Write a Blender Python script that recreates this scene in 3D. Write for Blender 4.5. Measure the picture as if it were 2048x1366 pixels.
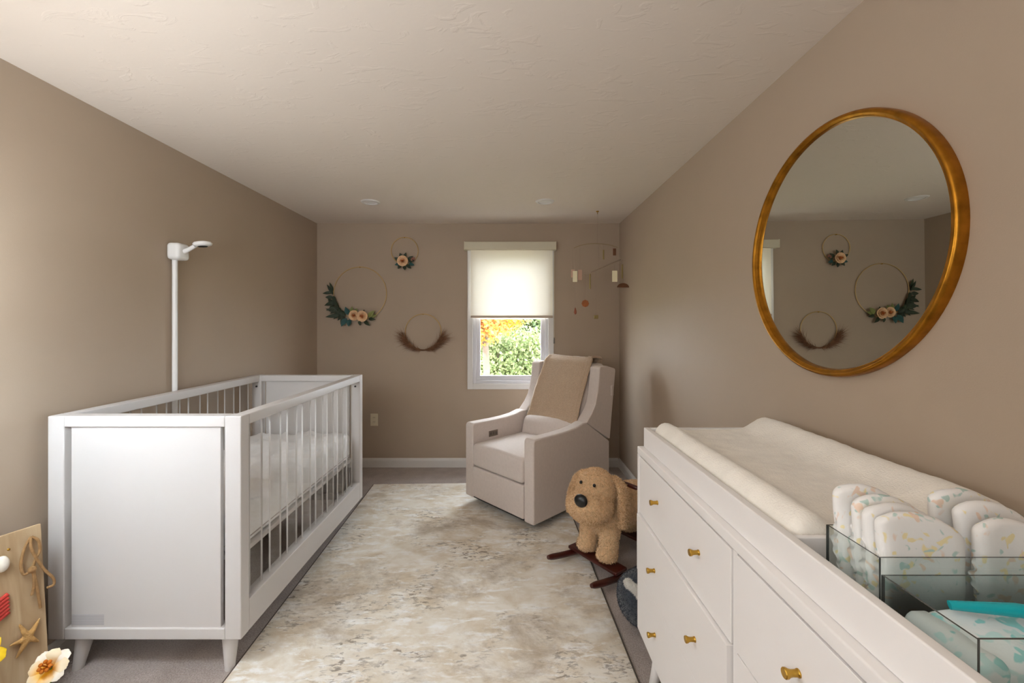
import bpy, bmesh, math, random
import numpy as np
from mathutils import Vector, Matrix, noise as mnoise

for o in list(bpy.data.objects):
    bpy.data.objects.remove(o, do_unlink=True)
scene = bpy.context.scene
COL = scene.collection
PI = math.pi
R = math.radians
rnd = random.Random(7)

# ------------------------------------------------------------------ camera
CAM_H = 1.33
cam_data = bpy.data.cameras.new('camera')
cam = bpy.data.objects.new('camera', cam_data)
COL.objects.link(cam)
cam.location = (0, 0, CAM_H)
cam.rotation_euler = (PI / 2, 0, 0)
cam_data.sensor_fit = 'HORIZONTAL'
cam_data.sensor_width = 36.0
cam_data.lens = 845.0 / 2048.0 * 36.0
cam_data.shift_x = (1024 - 1019) / 2048.0
cam_data.shift_y = -(683 - 648) / 2048.0
cam_data.clip_start = 0.02
scene.camera = cam

# ------------------------------------------------------------------ sky, sun, exposure
world = bpy.data.worlds.new('World')
scene.world = world
world.use_nodes = True
bg = world.node_tree.nodes['Background']
bg.inputs[0].default_value = (0.86, 0.93, 1.0, 1)
bg.inputs[1].default_value = 22.0
sun_d = bpy.data.lights.new('sun', 'SUN')
sun_d.energy = 15.0
sun_d.angle = R(4)
sun_d.color = (1.0, 0.95, 0.86)
sun = bpy.data.objects.new('sun', sun_d)
COL.objects.link(sun)
sun.rotation_euler = (R(48), 0, R(-25))
# fill light added in front of the solid back wall, unseen
rear_fill_d = bpy.data.lights.new('rear_fill', 'AREA')
rear_fill_d.shape = 'RECTANGLE'
rear_fill_d.size = 1.30
rear_fill_d.size_y = 1.15
rear_fill_d.energy = 12.0
rear_fill_d.spread = R(150)
rear_fill_d.color = (0.91, 0.965, 1.0)
rear_fill_o = bpy.data.objects.new('rear_fill', rear_fill_d)
COL.objects.link(rear_fill_o)
rear_fill_o.location = (-0.75, -0.735, 1.50)
rear_fill_o.rotation_euler = (PI / 2, 0, 0)
FILL_UPLIGHT = 25.0           # unseen uplight added behind the camera
FILL_LAMP_UP = 0.3          # added light leaving the top of the drum shade
FILL_LAMP_SHADE = 17.0      # glow of the added shade itself
FILL_LAMP_H = 1.62
vs = scene.view_settings
vs.view_transform = 'Standard'
vs.look = 'None'
vs.gamma = 1.0
vs.use_curve_mapping = False
vs.exposure = 0.06
scene.display_settings.display_device = 'sRGB'

# ------------------------------------------------------------------ materials
MATS = {}


def lin(c):
    """sRGB 0-255 triple to linear rgba"""
    out = []
    for v in c:
        v /= 255.0
        out.append(v / 12.92 if v <= 0.04045 else ((v + 0.055) / 1.055) ** 2.4)
    return (*out, 1.0)


def mat(name, col, rough=0.5, metal=0.0, spec=0.5, bump=0.0, bscale=200.0, bdetail=3.0,
        vary=0.0, vscale=20.0, sheen=0.0, coat=0.0, trans=0.0, dist=0.002):
    if name in MATS:
        return MATS[name]
    m = bpy.data.materials.new(name)
    m.use_nodes = True
    nt = m.node_tree
    b = nt.nodes['Principled BSDF']
    b.inputs['Base Color'].default_value = col
    b.inputs['Roughness'].default_value = rough
    b.inputs['Metallic'].default_value = metal
    b.inputs['Specular IOR Level'].default_value = spec
    b.inputs['Sheen Weight'].default_value = sheen
    b.inputs['Coat Weight'].default_value = coat
    b.inputs['Transmission Weight'].default_value = trans
    if bump or vary:
        tc = nt.nodes.new('ShaderNodeTexCoord')
    if bump:
        n = nt.nodes.new('ShaderNodeTexNoise')
        n.inputs['Scale'].default_value = bscale
        n.inputs['Detail'].default_value = bdetail
        nt.links.new(tc.outputs['Object'], n.inputs['Vector'])
        bp = nt.nodes.new('ShaderNodeBump')
        bp.inputs['Strength'].default_value = bump
        bp.inputs['Distance'].default_value = dist
        nt.links.new(n.outputs['Fac'], bp.inputs['Height'])
        nt.links.new(bp.outputs['Normal'], b.inputs['Normal'])
    if vary:
        n2 = nt.nodes.new('ShaderNodeTexNoise')
        n2.inputs['Scale'].default_value = vscale
        n2.inputs['Detail'].default_value = 4
        nt.links.new(tc.outputs['Object'], n2.inputs['Vector'])
        rp = nt.nodes.new('ShaderNodeValToRGB')
        lo = tuple(c * (1 - vary) for c in col[:3]) + (1,)
        hi = tuple(min(1, c * (1 + vary)) for c in col[:3]) + (1,)
        rp.color_ramp.elements[0].position = 0.3
        rp.color_ramp.elements[0].color = lo
        rp.color_ramp.elements[1].position = 0.7
        rp.color_ramp.elements[1].color = hi
        nt.links.new(n2.outputs['Fac'], rp.inputs['Fac'])
        nt.links.new(rp.outputs['Color'], b.inputs['Base Color'])
    MATS[name] = m
    return m


M_wall = mat('wall_paint', lin((178, 160, 141)), 0.62, spec=0.3, bump=0.12, bscale=260, bdetail=2, vary=0.015, vscale=3)
M_trim = mat('trim_paint', lin((222, 218, 214)), 0.4)
M_white = mat('white_lacquer', lin((212, 208, 206)), 0.38, vary=0.01, vscale=4)
M_dresser = mat('dresser_lacquer', lin((240, 236, 234)), 0.36, vary=0.01, vscale=4)
M_plastic = mat('white_plastic', lin((238, 237, 236)), 0.3)
M_vinyl = mat('window_vinyl', lin((214, 212, 216)), 0.35)
M_cream = mat('cream_plastic', lin((224, 214, 190)), 0.4)
M_black = mat('black_satin', (0.008, 0.008, 0.008, 1), 0.35)
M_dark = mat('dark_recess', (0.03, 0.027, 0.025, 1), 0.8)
M_gold = mat('brushed_gold', lin((178, 122, 40)), 0.33, metal=1.0, bump=0.15, bscale=60, vary=0.25, vscale=30)
M_brass = mat('knob_brass', lin((190, 150, 66)), 0.3, metal=1.0)
M_wire = mat('hoop_gold', lin((206, 172, 112)), 0.45, metal=0.25)
M_uphol = mat('chair_fabric', lin((218, 205, 197)), 0.95, spec=0.1, bump=0.25, bscale=900, bdetail=2, vary=0.03, vscale=60, sheen=0.25)
M_throw = mat('throw_knit', lin((192, 167, 142)), 0.95, spec=0.1, bump=0.9, bscale=160, bdetail=4, vary=0.10, vscale=120, sheen=0.3, dist=0.004)
M_sheet = mat('crib_sheet', lin((249, 249, 250)), 0.8, spec=0.2, bump=0.3, bscale=60, bdetail=5, dist=0.004, vary=0.03, vscale=30)
M_sherpa = mat('sherpa_cover', lin((247, 241, 231)), 1.0, spec=0.05, bump=0.5, bscale=240, bdetail=6, vary=0.05, vscale=14, sheen=0.4, dist=0.005)
M_fur = mat('dog_plush', lin((228, 192, 150)), 1.0, spec=0.05, bump=0.8, bscale=260, bdetail=4, vary=0.16, vscale=70, sheen=0.4, dist=0.004)
M_fur2 = mat('dog_plush_body', lin((206, 172, 132)), 1.0, spec=0.05, bump=0.4, bscale=300, bdetail=4, vary=0.05, vscale=70, sheen=0.3, dist=0.003)
M_wood_red = mat('red_stained_wood', lin((70, 22, 16)), 0.3, bump=0.1, bscale=40, vary=0.3, vscale=12, coat=0.3)
M_greyplush = mat('grey_plush', lin((66, 71, 79)), 1.0, spec=0.05, bump=0.8, bscale=220, bdetail=4, vary=0.2, vscale=60, sheen=0.4, dist=0.004)
M_whiteplush = mat('white_plush', lin((232, 228, 220)), 1.0, spec=0.05, bump=0.7, bscale=220, bdetail=4, sheen=0.4, dist=0.004)
M_strand = None
M_leafdark = mat('leaf_dark_green', lin((46, 58, 38)), 0.6, vary=0.3, vscale=40)
M_leafteal = mat('leaf_teal', lin((40, 84, 82)), 0.6, vary=0.2, vscale=40)
M_leaflight = mat('leaf_light_green', lin((132, 138, 80)), 0.6, vary=0.2, vscale=40)
M_petal = mat('peach_petal', lin((244, 204, 160)), 0.7, vary=0.08, vscale=60)
M_petal_in = mat('peach_petal_core', lin((226, 148, 88)), 0.7, vary=0.1, vscale=60)
M_pampas = mat('pampas_brown', lin((128, 90, 64)), 0.9, vary=0.25, vscale=30)
M_bark = mat('bark', lin((84, 70, 58)), 0.9, bump=0.8, bscale=12, vary=0.25, vscale=8, dist=0.02)
M_twine = mat('jute_twine', lin((158, 122, 80)), 0.95, bump=0.8, bscale=300, vary=0.2, vscale=80, dist=0.002)
M_star = mat('starfish_tan', lin((196, 154, 96)), 0.9, bump=0.9, bscale=240, vary=0.2, vscale=60, dist=0.003)
M_shell = mat('shell_white', lin((236, 228, 214)), 0.5, vary=0.08, vscale=50)
M_redknit = mat('red_ribbed', lin((190, 62, 52)), 0.9, bump=0.6, bscale=100, vary=0.15, vscale=40)
M_yellow = mat('yellow_petal', lin((246, 204, 24)), 0.6, vary=0.12, vscale=30)
M_stem = mat('green_stem', lin((96, 140, 44)), 0.6, vary=0.2, vscale=30)
M_navy = mat('navy_print', lin((38, 42, 66)), 0.8, vary=0.6, vscale=70)
M_teal = mat('teal_plastic', lin((16, 166, 176)), 0.25)
M_pale_fabric = mat('pale_casing_fabric', lin((214, 206, 184)), 0.7, bump=0.2, bscale=400)
M_peachtile = mat('mobile_pink', lin((206, 168, 148)), 0.5)
M_creamtile = mat('mobile_cream', lin((250, 240, 205)), 0.5)
M_olive = mat('mobile_brass_tube', lin((150, 132, 84)), 0.4, metal=0.5)
M_amber = mat('mobile_amber_wood', lin((160, 92, 44)), 0.5, vary=0.2, vscale=30)
M_umber = mat('mobile_brown_wood', lin((104, 62, 32)), 0.5, vary=0.2, vscale=30)
M_rodwood = mat('mobile_grey_wood', lin((158, 140, 122)), 0.6)
M_bulb = None


def plank_material(name, c1, c2, scale):
    m = bpy.data.materials.new(name)
    m.use_nodes = True
    nt = m.node_tree
    b = nt.nodes['Principled BSDF']
    b.inputs['Roughness'].default_value = 0.65
    tc = nt.nodes.new('ShaderNodeTexCoord')
    mp = nt.nodes.new('ShaderNodeMapping')
    mp.inputs['Scale'].default_value = scale
    nt.links.new(tc.outputs['Object'], mp.inputs['Vector'])
    n = nt.nodes.new('ShaderNodeTexNoise')
    n.inputs['Scale'].default_value = 4
    n.inputs['Detail'].default_value = 6
    n.inputs['Distortion'].default_value = 0.8
    nt.links.new(mp.outputs['Vector'], n.inputs['Vector'])
    rp = nt.nodes.new('ShaderNodeValToRGB')
    rp.color_ramp.elements[0].position = 0.32
    rp.color_ramp.elements[0].color = c1
    rp.color_ramp.elements[1].position = 0.68
    rp.color_ramp.elements[1].color = c2
    nt.links.new(n.outputs['Fac'], rp.inputs['Fac'])
    nt.links.new(rp.outputs['Color'], b.inputs['Base Color'])
    bp = nt.nodes.new('ShaderNodeBump')
    bp.inputs['Strength'].default_value = 0.2
    bp.inputs['Distance'].default_value = 0.002
    nt.links.new(n.outputs['Fac'], bp.inputs['Height'])
    nt.links.new(bp.outputs['Normal'], b.inputs['Normal'])
    return m


M_pine = plank_material('pale_pine', lin((168, 140, 104)), lin((198, 174, 140)), (6, 6, 0.8))


def ceiling_material():
    m = bpy.data.materials.new('ceiling_knockdown')
    m.use_nodes = True
    nt = m.node_tree
    b = nt.nodes['Principled BSDF']
    b.inputs['Base Color'].default_value = lin((228, 216, 204))
    b.inputs['Roughness'].default_value = 0.9
    b.inputs['Specular IOR Level'].default_value = 0.15
    tc = nt.nodes.new('ShaderNodeTexCoord')
    mp = nt.nodes.new('ShaderNodeMapping')
    mp.inputs['Rotation'].default_value = (0, 0, 0.5)
    mp.inputs['Scale'].default_value = (1.0, 2.0, 1.0)
    nt.links.new(tc.outputs['Object'], mp.inputs['Vector'])
    n = nt.nodes.new('ShaderNodeTexNoise')
    n.inputs['Scale'].default_value = 9
    n.inputs['Detail'].default_value = 5
    n.inputs['Distortion'].default_value = 1.2
    nt.links.new(mp.outputs['Vector'], n.inputs['Vector'])
    rp = nt.nodes.new('ShaderNodeValToRGB')
    rp.color_ramp.elements[0].position = 0.57
    rp.color_ramp.elements[1].position = 0.64
    nt.links.new(n.outputs['Fac'], rp.inputs['Fac'])
    n2 = nt.nodes.new('ShaderNodeTexNoise')
    n2.inputs['Scale'].default_value = 60
    n2.inputs['Detail'].default_value = 3
    nt.links.new(tc.outputs['Object'], n2.inputs['Vector'])
    mx = nt.nodes.new('ShaderNodeMath')
    mx.operation = 'MULTIPLY_ADD'
    mx.inputs[1].default_value = 0.25
    nt.links.new(n2.outputs['Fac'], mx.inputs[0])
    nt.links.new(rp.outputs['Color'], mx.inputs[2])
    bp = nt.nodes.new('ShaderNodeBump')
    bp.inputs['Strength'].default_value = 0.18
    bp.inputs['Distance'].default_value = 0.005
    nt.links.new(mx.outputs[0], bp.inputs['Height'])
    nt.links.new(bp.outputs['Normal'], b.inputs['Normal'])
    return m


def carpet_material():
    m = bpy.data.materials.new('carpet_taupe')
    m.use_nodes = True
    nt = m.node_tree
    b = nt.nodes['Principled BSDF']
    b.inputs['Roughness'].default_value = 1.0
    b.inputs['Specular IOR Level'].default_value = 0.05
    b.inputs['Sheen Weight'].default_value = 0.2
    tc = nt.nodes.new('ShaderNodeTexCoord')
    n = nt.nodes.new('ShaderNodeTexNoise')
    n.inputs['Scale'].default_value = 170
    n.inputs['Detail'].default_value = 4
    nt.links.new(tc.outputs['Object'], n.inputs['Vector'])
    n2 = nt.nodes.new('ShaderNodeTexNoise')
    n2.inputs['Scale'].default_value = 9
    n2.inputs['Detail'].default_value = 3
    nt.links.new(tc.outputs['Object'], n2.inputs['Vector'])
    ad = nt.nodes.new('ShaderNodeMath')
    ad.operation = 'MULTIPLY_ADD'
    ad.inputs[1].default_value = 0.5
    nt.links.new(n2.outputs['Fac'], ad.inputs[0])
    nt.links.new(n.outputs['Fac'], ad.inputs[2])
    rp = nt.nodes.new('ShaderNodeValToRGB')
    rp.color_ramp.elements[0].position = 0.5
    rp.color_ramp.elements[0].color = lin((150, 137, 130))
    rp.color_ramp.elements[1].position = 1.0
    rp.color_ramp.elements[1].color = lin((192, 180, 173))
    nt.links.new(ad.outputs[0], rp.inputs['Fac'])
    nt.links.new(rp.outputs['Color'], b.inputs['Base Color'])
    bp = nt.nodes.new('ShaderNodeBump')
    bp.inputs['Strength'].default_value = 0.7
    bp.inputs['Distance'].default_value = 0.006
    nt.links.new(n.outputs['Fac'], bp.inputs['Height'])
    nt.links.new(bp.outputs['Normal'], b.inputs['Normal'])
    return m


def rug_material():
    m = bpy.data.materials.new('distressed_rug')
    m.use_nodes = True
    nt = m.node_tree
    L = nt.links
    b = nt.nodes['Principled BSDF']
    b.inputs['Roughness'].default_value = 0.95
    b.inputs['Specular IOR Level'].default_value = 0.1
    b.inputs['Sheen Weight'].default_value = 0.15
    tc = nt.nodes.new('ShaderNodeTexCoord')

    def nz(scale, detail, mapscale=(1, 1, 1), dist=0.0, off=(0, 0, 0), rough=0.55):
        mp = nt.nodes.new('ShaderNodeMapping')
        mp.inputs['Scale'].default_value = mapscale
        mp.inputs['Location'].default_value = off
        L.new(tc.outputs['Object'], mp.inputs['Vector'])
        n = nt.nodes.new('ShaderNodeTexNoise')
        n.inputs['Scale'].default_value = scale
        n.inputs['Detail'].default_value = detail
        n.inputs['Roughness'].default_value = rough
        n.inputs['Distortion'].default_value = dist
        L.new(mp.outputs['Vector'], n.inputs['Vector'])
        return n

    def ramp(src, p0, c0, p1, c1):
        r = nt.nodes.new('ShaderNodeValToRGB')
        r.color_ramp.elements[0].position = p0
        r.color_ramp.elements[0].color = c0
        r.color_ramp.elements[1].position = p1
        r.color_ramp.elements[1].color = c1
        L.new(src, r.inputs['Fac'])
        return r

    def mixc(f, a, bcol):
        x = nt.nodes.new('ShaderNodeMix')
        x.data_type = 'RGBA'
        L.new(f, x.inputs['Factor'])
        if isinstance(a, tuple):
            x.inputs[6].default_value = a
        else:
            L.new(a, x.inputs[6])
        if isinstance(bcol, tuple):
            x.inputs[7].default_value = bcol
        else:
            L.new(bcol, x.inputs[7])
        return x.outputs[2]

    BL = (0, 0, 0, 1)
    WH = (1, 1, 1, 1)
    base = ramp(nz(6.5, 9, (0.9, 1.2, 1), 0.3, rough=0.62).outputs['Fac'], 0.36, lin((220, 205, 182)), 0.60, lin((243, 237, 226))).outputs['Color']
    # pale worn streaks across the width
    st = ramp(nz(13, 9, (0.6, 1.8, 1), 0.5, (3, 1, 0), 0.7).outputs['Fac'], 0.50, BL, 0.62, WH).outputs['Color']
    c = mixc(st, base, lin((250, 248, 244)))
    # taupe cloudy patches, ragged at the edge
    cl = ramp(nz(2.4, 12, (1, 1.3, 1), 0.3, (7, 2, 0), 0.74).outputs['Fac'], 0.50, BL, 0.66, (0.8, 0.8, 0.8, 1)).outputs['Color']
    c = mixc(cl, c, lin((180, 163, 142)))
    # fine dark ornament speckles gathered in clouds
    spk = ramp(nz(42, 5, (0.7, 1.6, 1), 0.4, (1, 5, 0), 0.6).outputs['Fac'], 0.53, BL, 0.60, WH)
    gate = ramp(nz(2.3, 8, (1, 1.1, 1), 0.5, (11, 4, 0), 0.65).outputs['Fac'], 0.49, BL, 0.62, WH)
    mul = nt.nodes.new('ShaderNodeMath')
    mul.operation = 'MULTIPLY'
    L.new(spk.outputs['Color'], mul.inputs[0])
    L.new(gate.outputs['Color'], mul.inputs[1])
    mul2 = nt.nodes.new('ShaderNodeMath')
    mul2.operation = 'MULTIPLY'
    mul2.inputs[1].default_value = 0.75
    L.new(mul.outputs[0], mul2.inputs[0])
    c = mixc(mul2.outputs[0], c, lin((122, 106, 90)))
    L.new(c, b.inputs['Base Color'])
    bn = nz(330, 2, (1, 1, 1))
    bp = nt.nodes.new('ShaderNodeBump')
    bp.inputs['Strength'].default_value = 0.4
    bp.inputs['Distance'].default_value = 0.002
    L.new(bn.outputs['Fac'], bp.inputs['Height'])
    L.new(bp.outputs['Normal'], b.inputs['Normal'])
    return m


def clear_material(name, tint, spec_mix=1.0, ior=1.49):
    """thin clear sheet: straight-through light with fresnel reflection"""
    m = bpy.data.materials.new(name)
    m.use_nodes = True
    nt = m.node_tree
    for n in list(nt.nodes):
        if n.type == 'BSDF_PRINCIPLED':
            nt.nodes.remove(n)
    out = [n for n in nt.nodes if n.type == 'OUTPUT_MATERIAL'][0]
    tr = nt.nodes.new('ShaderNodeBsdfTransparent')
    tr.inputs['Color'].default_value = tint
    gl = nt.nodes.new('ShaderNodeBsdfGlossy')
    gl.inputs['Roughness'].default_value = 0.02
    fr = nt.nodes.new('ShaderNodeFresnel')
    # same reflectance on leaving the sheet as on entering it
    ge = nt.nodes.new('ShaderNodeNewGeometry')
    io = nt.nodes.new('ShaderNodeMix')
    io.inputs[2].default_value = ior
    io.inputs[3].default_value = 1.0 / ior
    nt.links.new(ge.outputs['Backfacing'], io.inputs[0])
    nt.links.new(io.outputs[0], fr.inputs['IOR'])
    mx = nt.nodes.new('ShaderNodeMixShader')
    nt.links.new(fr.outputs['Fac'], mx.inputs['Fac'])
    nt.links.new(tr.outputs['BSDF'], mx.inputs[1])
    nt.links.new(gl.outputs['BSDF'], mx.inputs[2])
    nt.links.new(mx.outputs['Shader'], out.inputs['Surface'])
    return m


def translucent_material(name, col, frac=0.5):
    m = bpy.data.materials.new(name)
    m.use_nodes = True
    nt = m.node_tree
    for n in list(nt.nodes):
        if n.type == 'BSDF_PRINCIPLED':
            nt.nodes.remove(n)
    out = [n for n in nt.nodes if n.type == 'OUTPUT_MATERIAL'][0]
    d = nt.nodes.new('ShaderNodeBsdfDiffuse')
    d.inputs['Color'].default_value = col
    t = nt.nodes.new('ShaderNodeBsdfTranslucent')
    t.inputs['Color'].default_value = col
    mx = nt.nodes.new('ShaderNodeMixShader')
    mx.inputs['Fac'].default_value = frac
    nt.links.new(d.outputs['BSDF'], mx.inputs[1])
    nt.links.new(t.outputs['BSDF'], mx.inputs[2])
    nt.links.new(mx.outputs['Shader'], out.inputs['Surface'])
    return m


def leaf_material(name, c1, c2, c3, scale=2.5):
    m = bpy.data.materials.new(name)
    m.use_nodes = True
    nt = m.node_tree
    b = nt.nodes['Principled BSDF']
    b.inputs['Roughness'].default_value = 0.6
    b.inputs['Subsurface Weight'].default_value = 0.0
    g = nt.nodes.new('ShaderNodeNewGeometry')
    rp = nt.nodes.new('ShaderNodeValToRGB')
    rp.color_ramp.elements[0].color = c1
    rp.color_ramp.elements[0].position = 0.0
    rp.color_ramp.elements[1].color = c3
    rp.color_ramp.elements[1].position = 1.0
    e = rp.color_ramp.elements.new(0.5)
    e.color = c2
    nt.links.new(g.outputs['Random Per Island'], rp.inputs['Fac'])
    nt.links.new(rp.outputs['Color'], b.inputs['Base Color'])
    t = nt.nodes.new('ShaderNodeBsdfTranslucent')
    nt.links.new(rp.outputs['Color'], t.inputs['Color'])
    mx = nt.nodes.new('ShaderNodeMixShader')
    mx.inputs['Fac'].default_value = 0.35
    out = [n for n in nt.nodes if n.type == 'OUTPUT_MATERIAL'][0]
    nt.links.new(b.outputs['BSDF'], mx.inputs[1])
    nt.links.new(t.outputs['BSDF'], mx.inputs[2])
    nt.links.new(mx.outputs['Shader'], out.inputs['Surface'])
    return m


def print_material(name, base, spots, scale, seed):
    """white cloth or film printed with scattered soft coloured motifs"""
    m = bpy.data.materials.new(name)
    m.use_nodes = True
    nt = m.node_tree
    L = nt.links
    b = nt.nodes['Principled BSDF']
    b.inputs['Roughness'].default_value = 0.7
    tc = nt.nodes.new('ShaderNodeTexCoord')
    col = None
    for k, (c, p) in enumerate(spots):
        mp = nt.nodes.new('ShaderNodeMapping')
        mp.inputs['Location'].default_value = (seed + 3.1 * k, 1.7 * k, 2.3 * k + seed)
        L.new(tc.outputs['Object'], mp.inputs['Vector'])
        n = nt.nodes.new('ShaderNodeTexNoise')
        n.inputs['Scale'].default_value = scale
        n.inputs['Detail'].default_value = 1.5
        n.inputs['Distortion'].default_value = 0.6
        L.new(mp.outputs['Vector'], n.inputs['Vector'])
        r = nt.nodes.new('ShaderNodeValToRGB')
        r.color_ramp.elements[0].position = p
        r.color_ramp.elements[0].color = (0, 0, 0, 1)
        r.color_ramp.elements[1].position = p + 0.04
        r.color_ramp.elements[1].color = (1, 1, 1, 1)
        L.new(n.outputs['Fac'], r.inputs['Fac'])
        x = nt.nodes.new('ShaderNodeMix')
        x.data_type = 'RGBA'
        L.new(r.outputs['Color'], x.inputs['Factor'])
        if col is None:
            x.inputs[6].default_value = base
        else:
            L.new(col, x.inputs[6])
        x.inputs[7].default_value = c
        col = x.outputs[2]
    L.new(col, b.inputs['Base Color'])
    n = nt.nodes.new('ShaderNodeTexNoise')
    n.inputs['Scale'].default_value = 90
    L.new(tc.outputs['Object'], n.inputs['Vector'])
    bp = nt.nodes.new('ShaderNodeBump')
    bp.inputs['Strength'].default_value = 0.35
    bp.inputs['Distance'].default_value = 0.002
    L.new(n.outputs['Fac'], bp.inputs['Height'])
    L.new(bp.outputs['Normal'], b.inputs['Normal'])
    return m


def stripe_material(name, base, ink, freq):
    """rows of tiny print too small to read"""
    m = bpy.data.materials.new(name)
    m.use_nodes = True
    nt = m.node_tree
    L = nt.links
    b = nt.nodes['Principled BSDF']
    b.inputs['Roughness'].default_value = 0.5
    tc = nt.nodes.new('ShaderNodeTexCoord')
    sp = nt.nodes.new('ShaderNodeSeparateXYZ')
    L.new(tc.outputs['Object'], sp.inputs[0])
    w = nt.nodes.new('ShaderNodeMath')
    w.operation = 'MULTIPLY'
    w.inputs[1].default_value = freq
    L.new(sp.outputs['Z'], w.inputs[0])
    fr = nt.nodes.new('ShaderNodeMath')
    fr.operation = 'FRACT'
    L.new(w.outputs[0], fr.inputs[0])
    gt = nt.nodes.new('ShaderNodeMath')
    gt.operation = 'GREATER_THAN'
    gt.inputs[1].default_value = 0.5
    L.new(fr.outputs[0], gt.inputs[0])
    x = nt.nodes.new('ShaderNodeMix')
    x.data_type = 'RGBA'
    L.new(gt.outputs[0], x.inputs['Factor'])
    x.inputs[6].default_value = base
    x.inputs[7].default_value = ink
    L.new(x.outputs[2], b.inputs['Base Color'])
    return m


M_ceiling = ceiling_material()
M_carpet = carpet_material()
M_rug = rug_material()
M_acryl = clear_material('clear_acrylic', (0.97, 0.97, 0.965, 1))
M_acryl_edge = mat('acrylic_edge', lin((226, 224, 222)), 0.35)
M_caddy = clear_material('caddy_acrylic', (0.955, 0.978, 0.972, 1))
M_caddy_edge = mat('caddy_edge', lin((70, 72, 70)), 0.2)
M_glass = clear_material('window_glass', (0.97, 0.98, 0.98, 1), ior=1.2)
M_shade = translucent_material('shade_fabric', lin((250, 243, 228)), 0.10)
M_leaf_green = leaf_material('foliage_green', lin((84, 98, 56)), lin((116, 128, 78)), lin((152, 154, 108)))
M_leaf_deep = leaf_material('foliage_deep', lin((74, 90, 58)), lin((104, 122, 76)), lin((150, 158, 110)))
M_leaf_gold = leaf_material('foliage_gold', lin((178, 96, 56)), lin((188, 124, 40)), lin((186, 150, 44)))


def strand_material(name, c1, c2, c3):
    m = bpy.data.materials.new(name)
    m.use_nodes = True
    nt = m.node_tree
    b = nt.nodes['Principled BSDF']
    b.inputs['Roughness'].default_value = 0.9
    b.inputs['Specular IOR Level'].default_value = 0.1
    g = nt.nodes.new('ShaderNodeNewGeometry')
    rp = nt.nodes.new('ShaderNodeValToRGB')
    rp.color_ramp.elements[0].color = c1
    rp.color_ramp.elements[1].color = c3
    rp.color_ramp.elements.new(0.5).color = c2
    nt.links.new(g.outputs['Random Per Island'], rp.inputs['Fac'])
    nt.links.new(rp.outputs['Color'], b.inputs['Base Color'])
    return m


M_strand = strand_material('dog_fur_strands', lin((192, 150, 104)), lin((230, 194, 152)), lin((246, 218, 182)))
M_gstrand = strand_material('grey_fur_strands', lin((44, 48, 56)), lin((70, 76, 84)), lin((104, 108, 114)))
M_sticker = stripe_material('sticker_print', lin((208, 204, 204)), lin((176, 174, 178)), 230)
DSP = [(lin((240, 226, 180)), 0.625), (lin((190, 212, 206)), 0.64), (lin((236, 212, 194)), 0.645)]
M_diaper = [print_material('diaper_print', lin((240, 238, 236)), DSP, 48, s * 5.3) for s in range(3)]
M_wipes = print_material('wipes_film', lin((228, 236, 238)), [(lin((150, 214, 214)), 0.58), (lin((196, 228, 228)), 0.56)], 40, 4.0)
m_ = bpy.data.materials.new('mirror_silver')
m_.use_nodes = True
b_ = m_.node_tree.nodes['Principled BSDF']
b_.inputs['Base Color'].default_value = (0.70, 0.71, 0.66, 1)
b_.inputs['Metallic'].default_value = 1.0
b_.inputs['Roughness'].default_value = 0.0
M_mirror = m_


def emit_material(name, col, strength):
    m = bpy.data.materials.new(name)
    m.use_nodes = True
    b = m.node_tree.nodes['Principled BSDF']
    b.inputs['Base Color'].default_value = col
    b.inputs['Emission Color'].default_value = col
    b.inputs['Emission Strength'].default_value = strength
    return m


# ------------------------------------------------------------------ object helpers
def link(o, parent=None):
    COL.objects.link(o)
    if parent is not None:
        o.parent = parent
    return o


def thing(name, label, cat, loc=(0, 0, 0), rotz=0.0, group=None, kind=None):
    o = bpy.data.objects.new(name, None)
    o.empty_display_size = 0.05
    link(o)
    o.location = loc
    o.rotation_euler = (0, 0, rotz)
    tag(o, label, cat, group, kind)
    return o


def tag(o, label=None, cat=None, group=None, kind=None):
    if label:
        o['label'] = label
    if cat:
        o['category'] = cat
    if group:
        o['group'] = group
    if kind:
        o['kind'] = kind
    return o


def from_bm(name, bm, mats, parent=None, smooth=True, wn=False, loc=None, rot=None, angle=None):
    me = bpy.data.meshes.new(name)
    bm.normal_update()
    bm.to_mesh(me)
    bm.free()
    return from_me(name, me, mats, parent, smooth, wn, loc, rot, angle)


def from_me(name, me, mats, parent=None, smooth=True, wn=False, loc=None, rot=None, angle=None):
    if not isinstance(mats, (list, tuple)):
        mats = [mats]
    for m in mats:
        me.materials.append(m)
    if smooth:
        me.polygons.foreach_set('use_smooth', [True] * len(me.polygons))
        if angle:
            me.set_sharp_from_angle(angle=R(angle))
    o = bpy.data.objects.new(name, me)
    link(o, parent)
    if loc:
        o.location = loc
    if rot:
        o.rotation_euler = rot
    if wn:
        w = o.modifiers.new('weighted_normals', 'WEIGHTED_NORMAL')
        w.keep_sharp = True
    return o


def from_data(name, verts, faces, mats, parent=None, smooth=True, **k):
    me = bpy.data.meshes.new(name)
    me.from_pydata(verts, [], faces)
    me.update()
    return from_me(name, me, mats, parent, smooth, **k)


def bm_box(bm, lo, hi, mi=0):
    x0, y0, z0 = lo
    x1, y1, z1 = hi
    v = [bm.verts.new(p) for p in ((x0, y0, z0), (x1, y0, z0), (x1, y1, z0), (x0, y1, z0),
                                   (x0, y0, z1), (x1, y0, z1), (x1, y1, z1), (x0, y1, z1))]
    fs = []
    for f in ((0, 3, 2, 1), (4, 5, 6, 7), (0, 1, 5, 4), (1, 2, 6, 5), (2, 3, 7, 6), (3, 0, 4, 7)):
        fc = bm.faces.new([v[i] for i in f])
        fc.material_index = mi
        fs.append(fc)
    return v, fs


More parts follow.
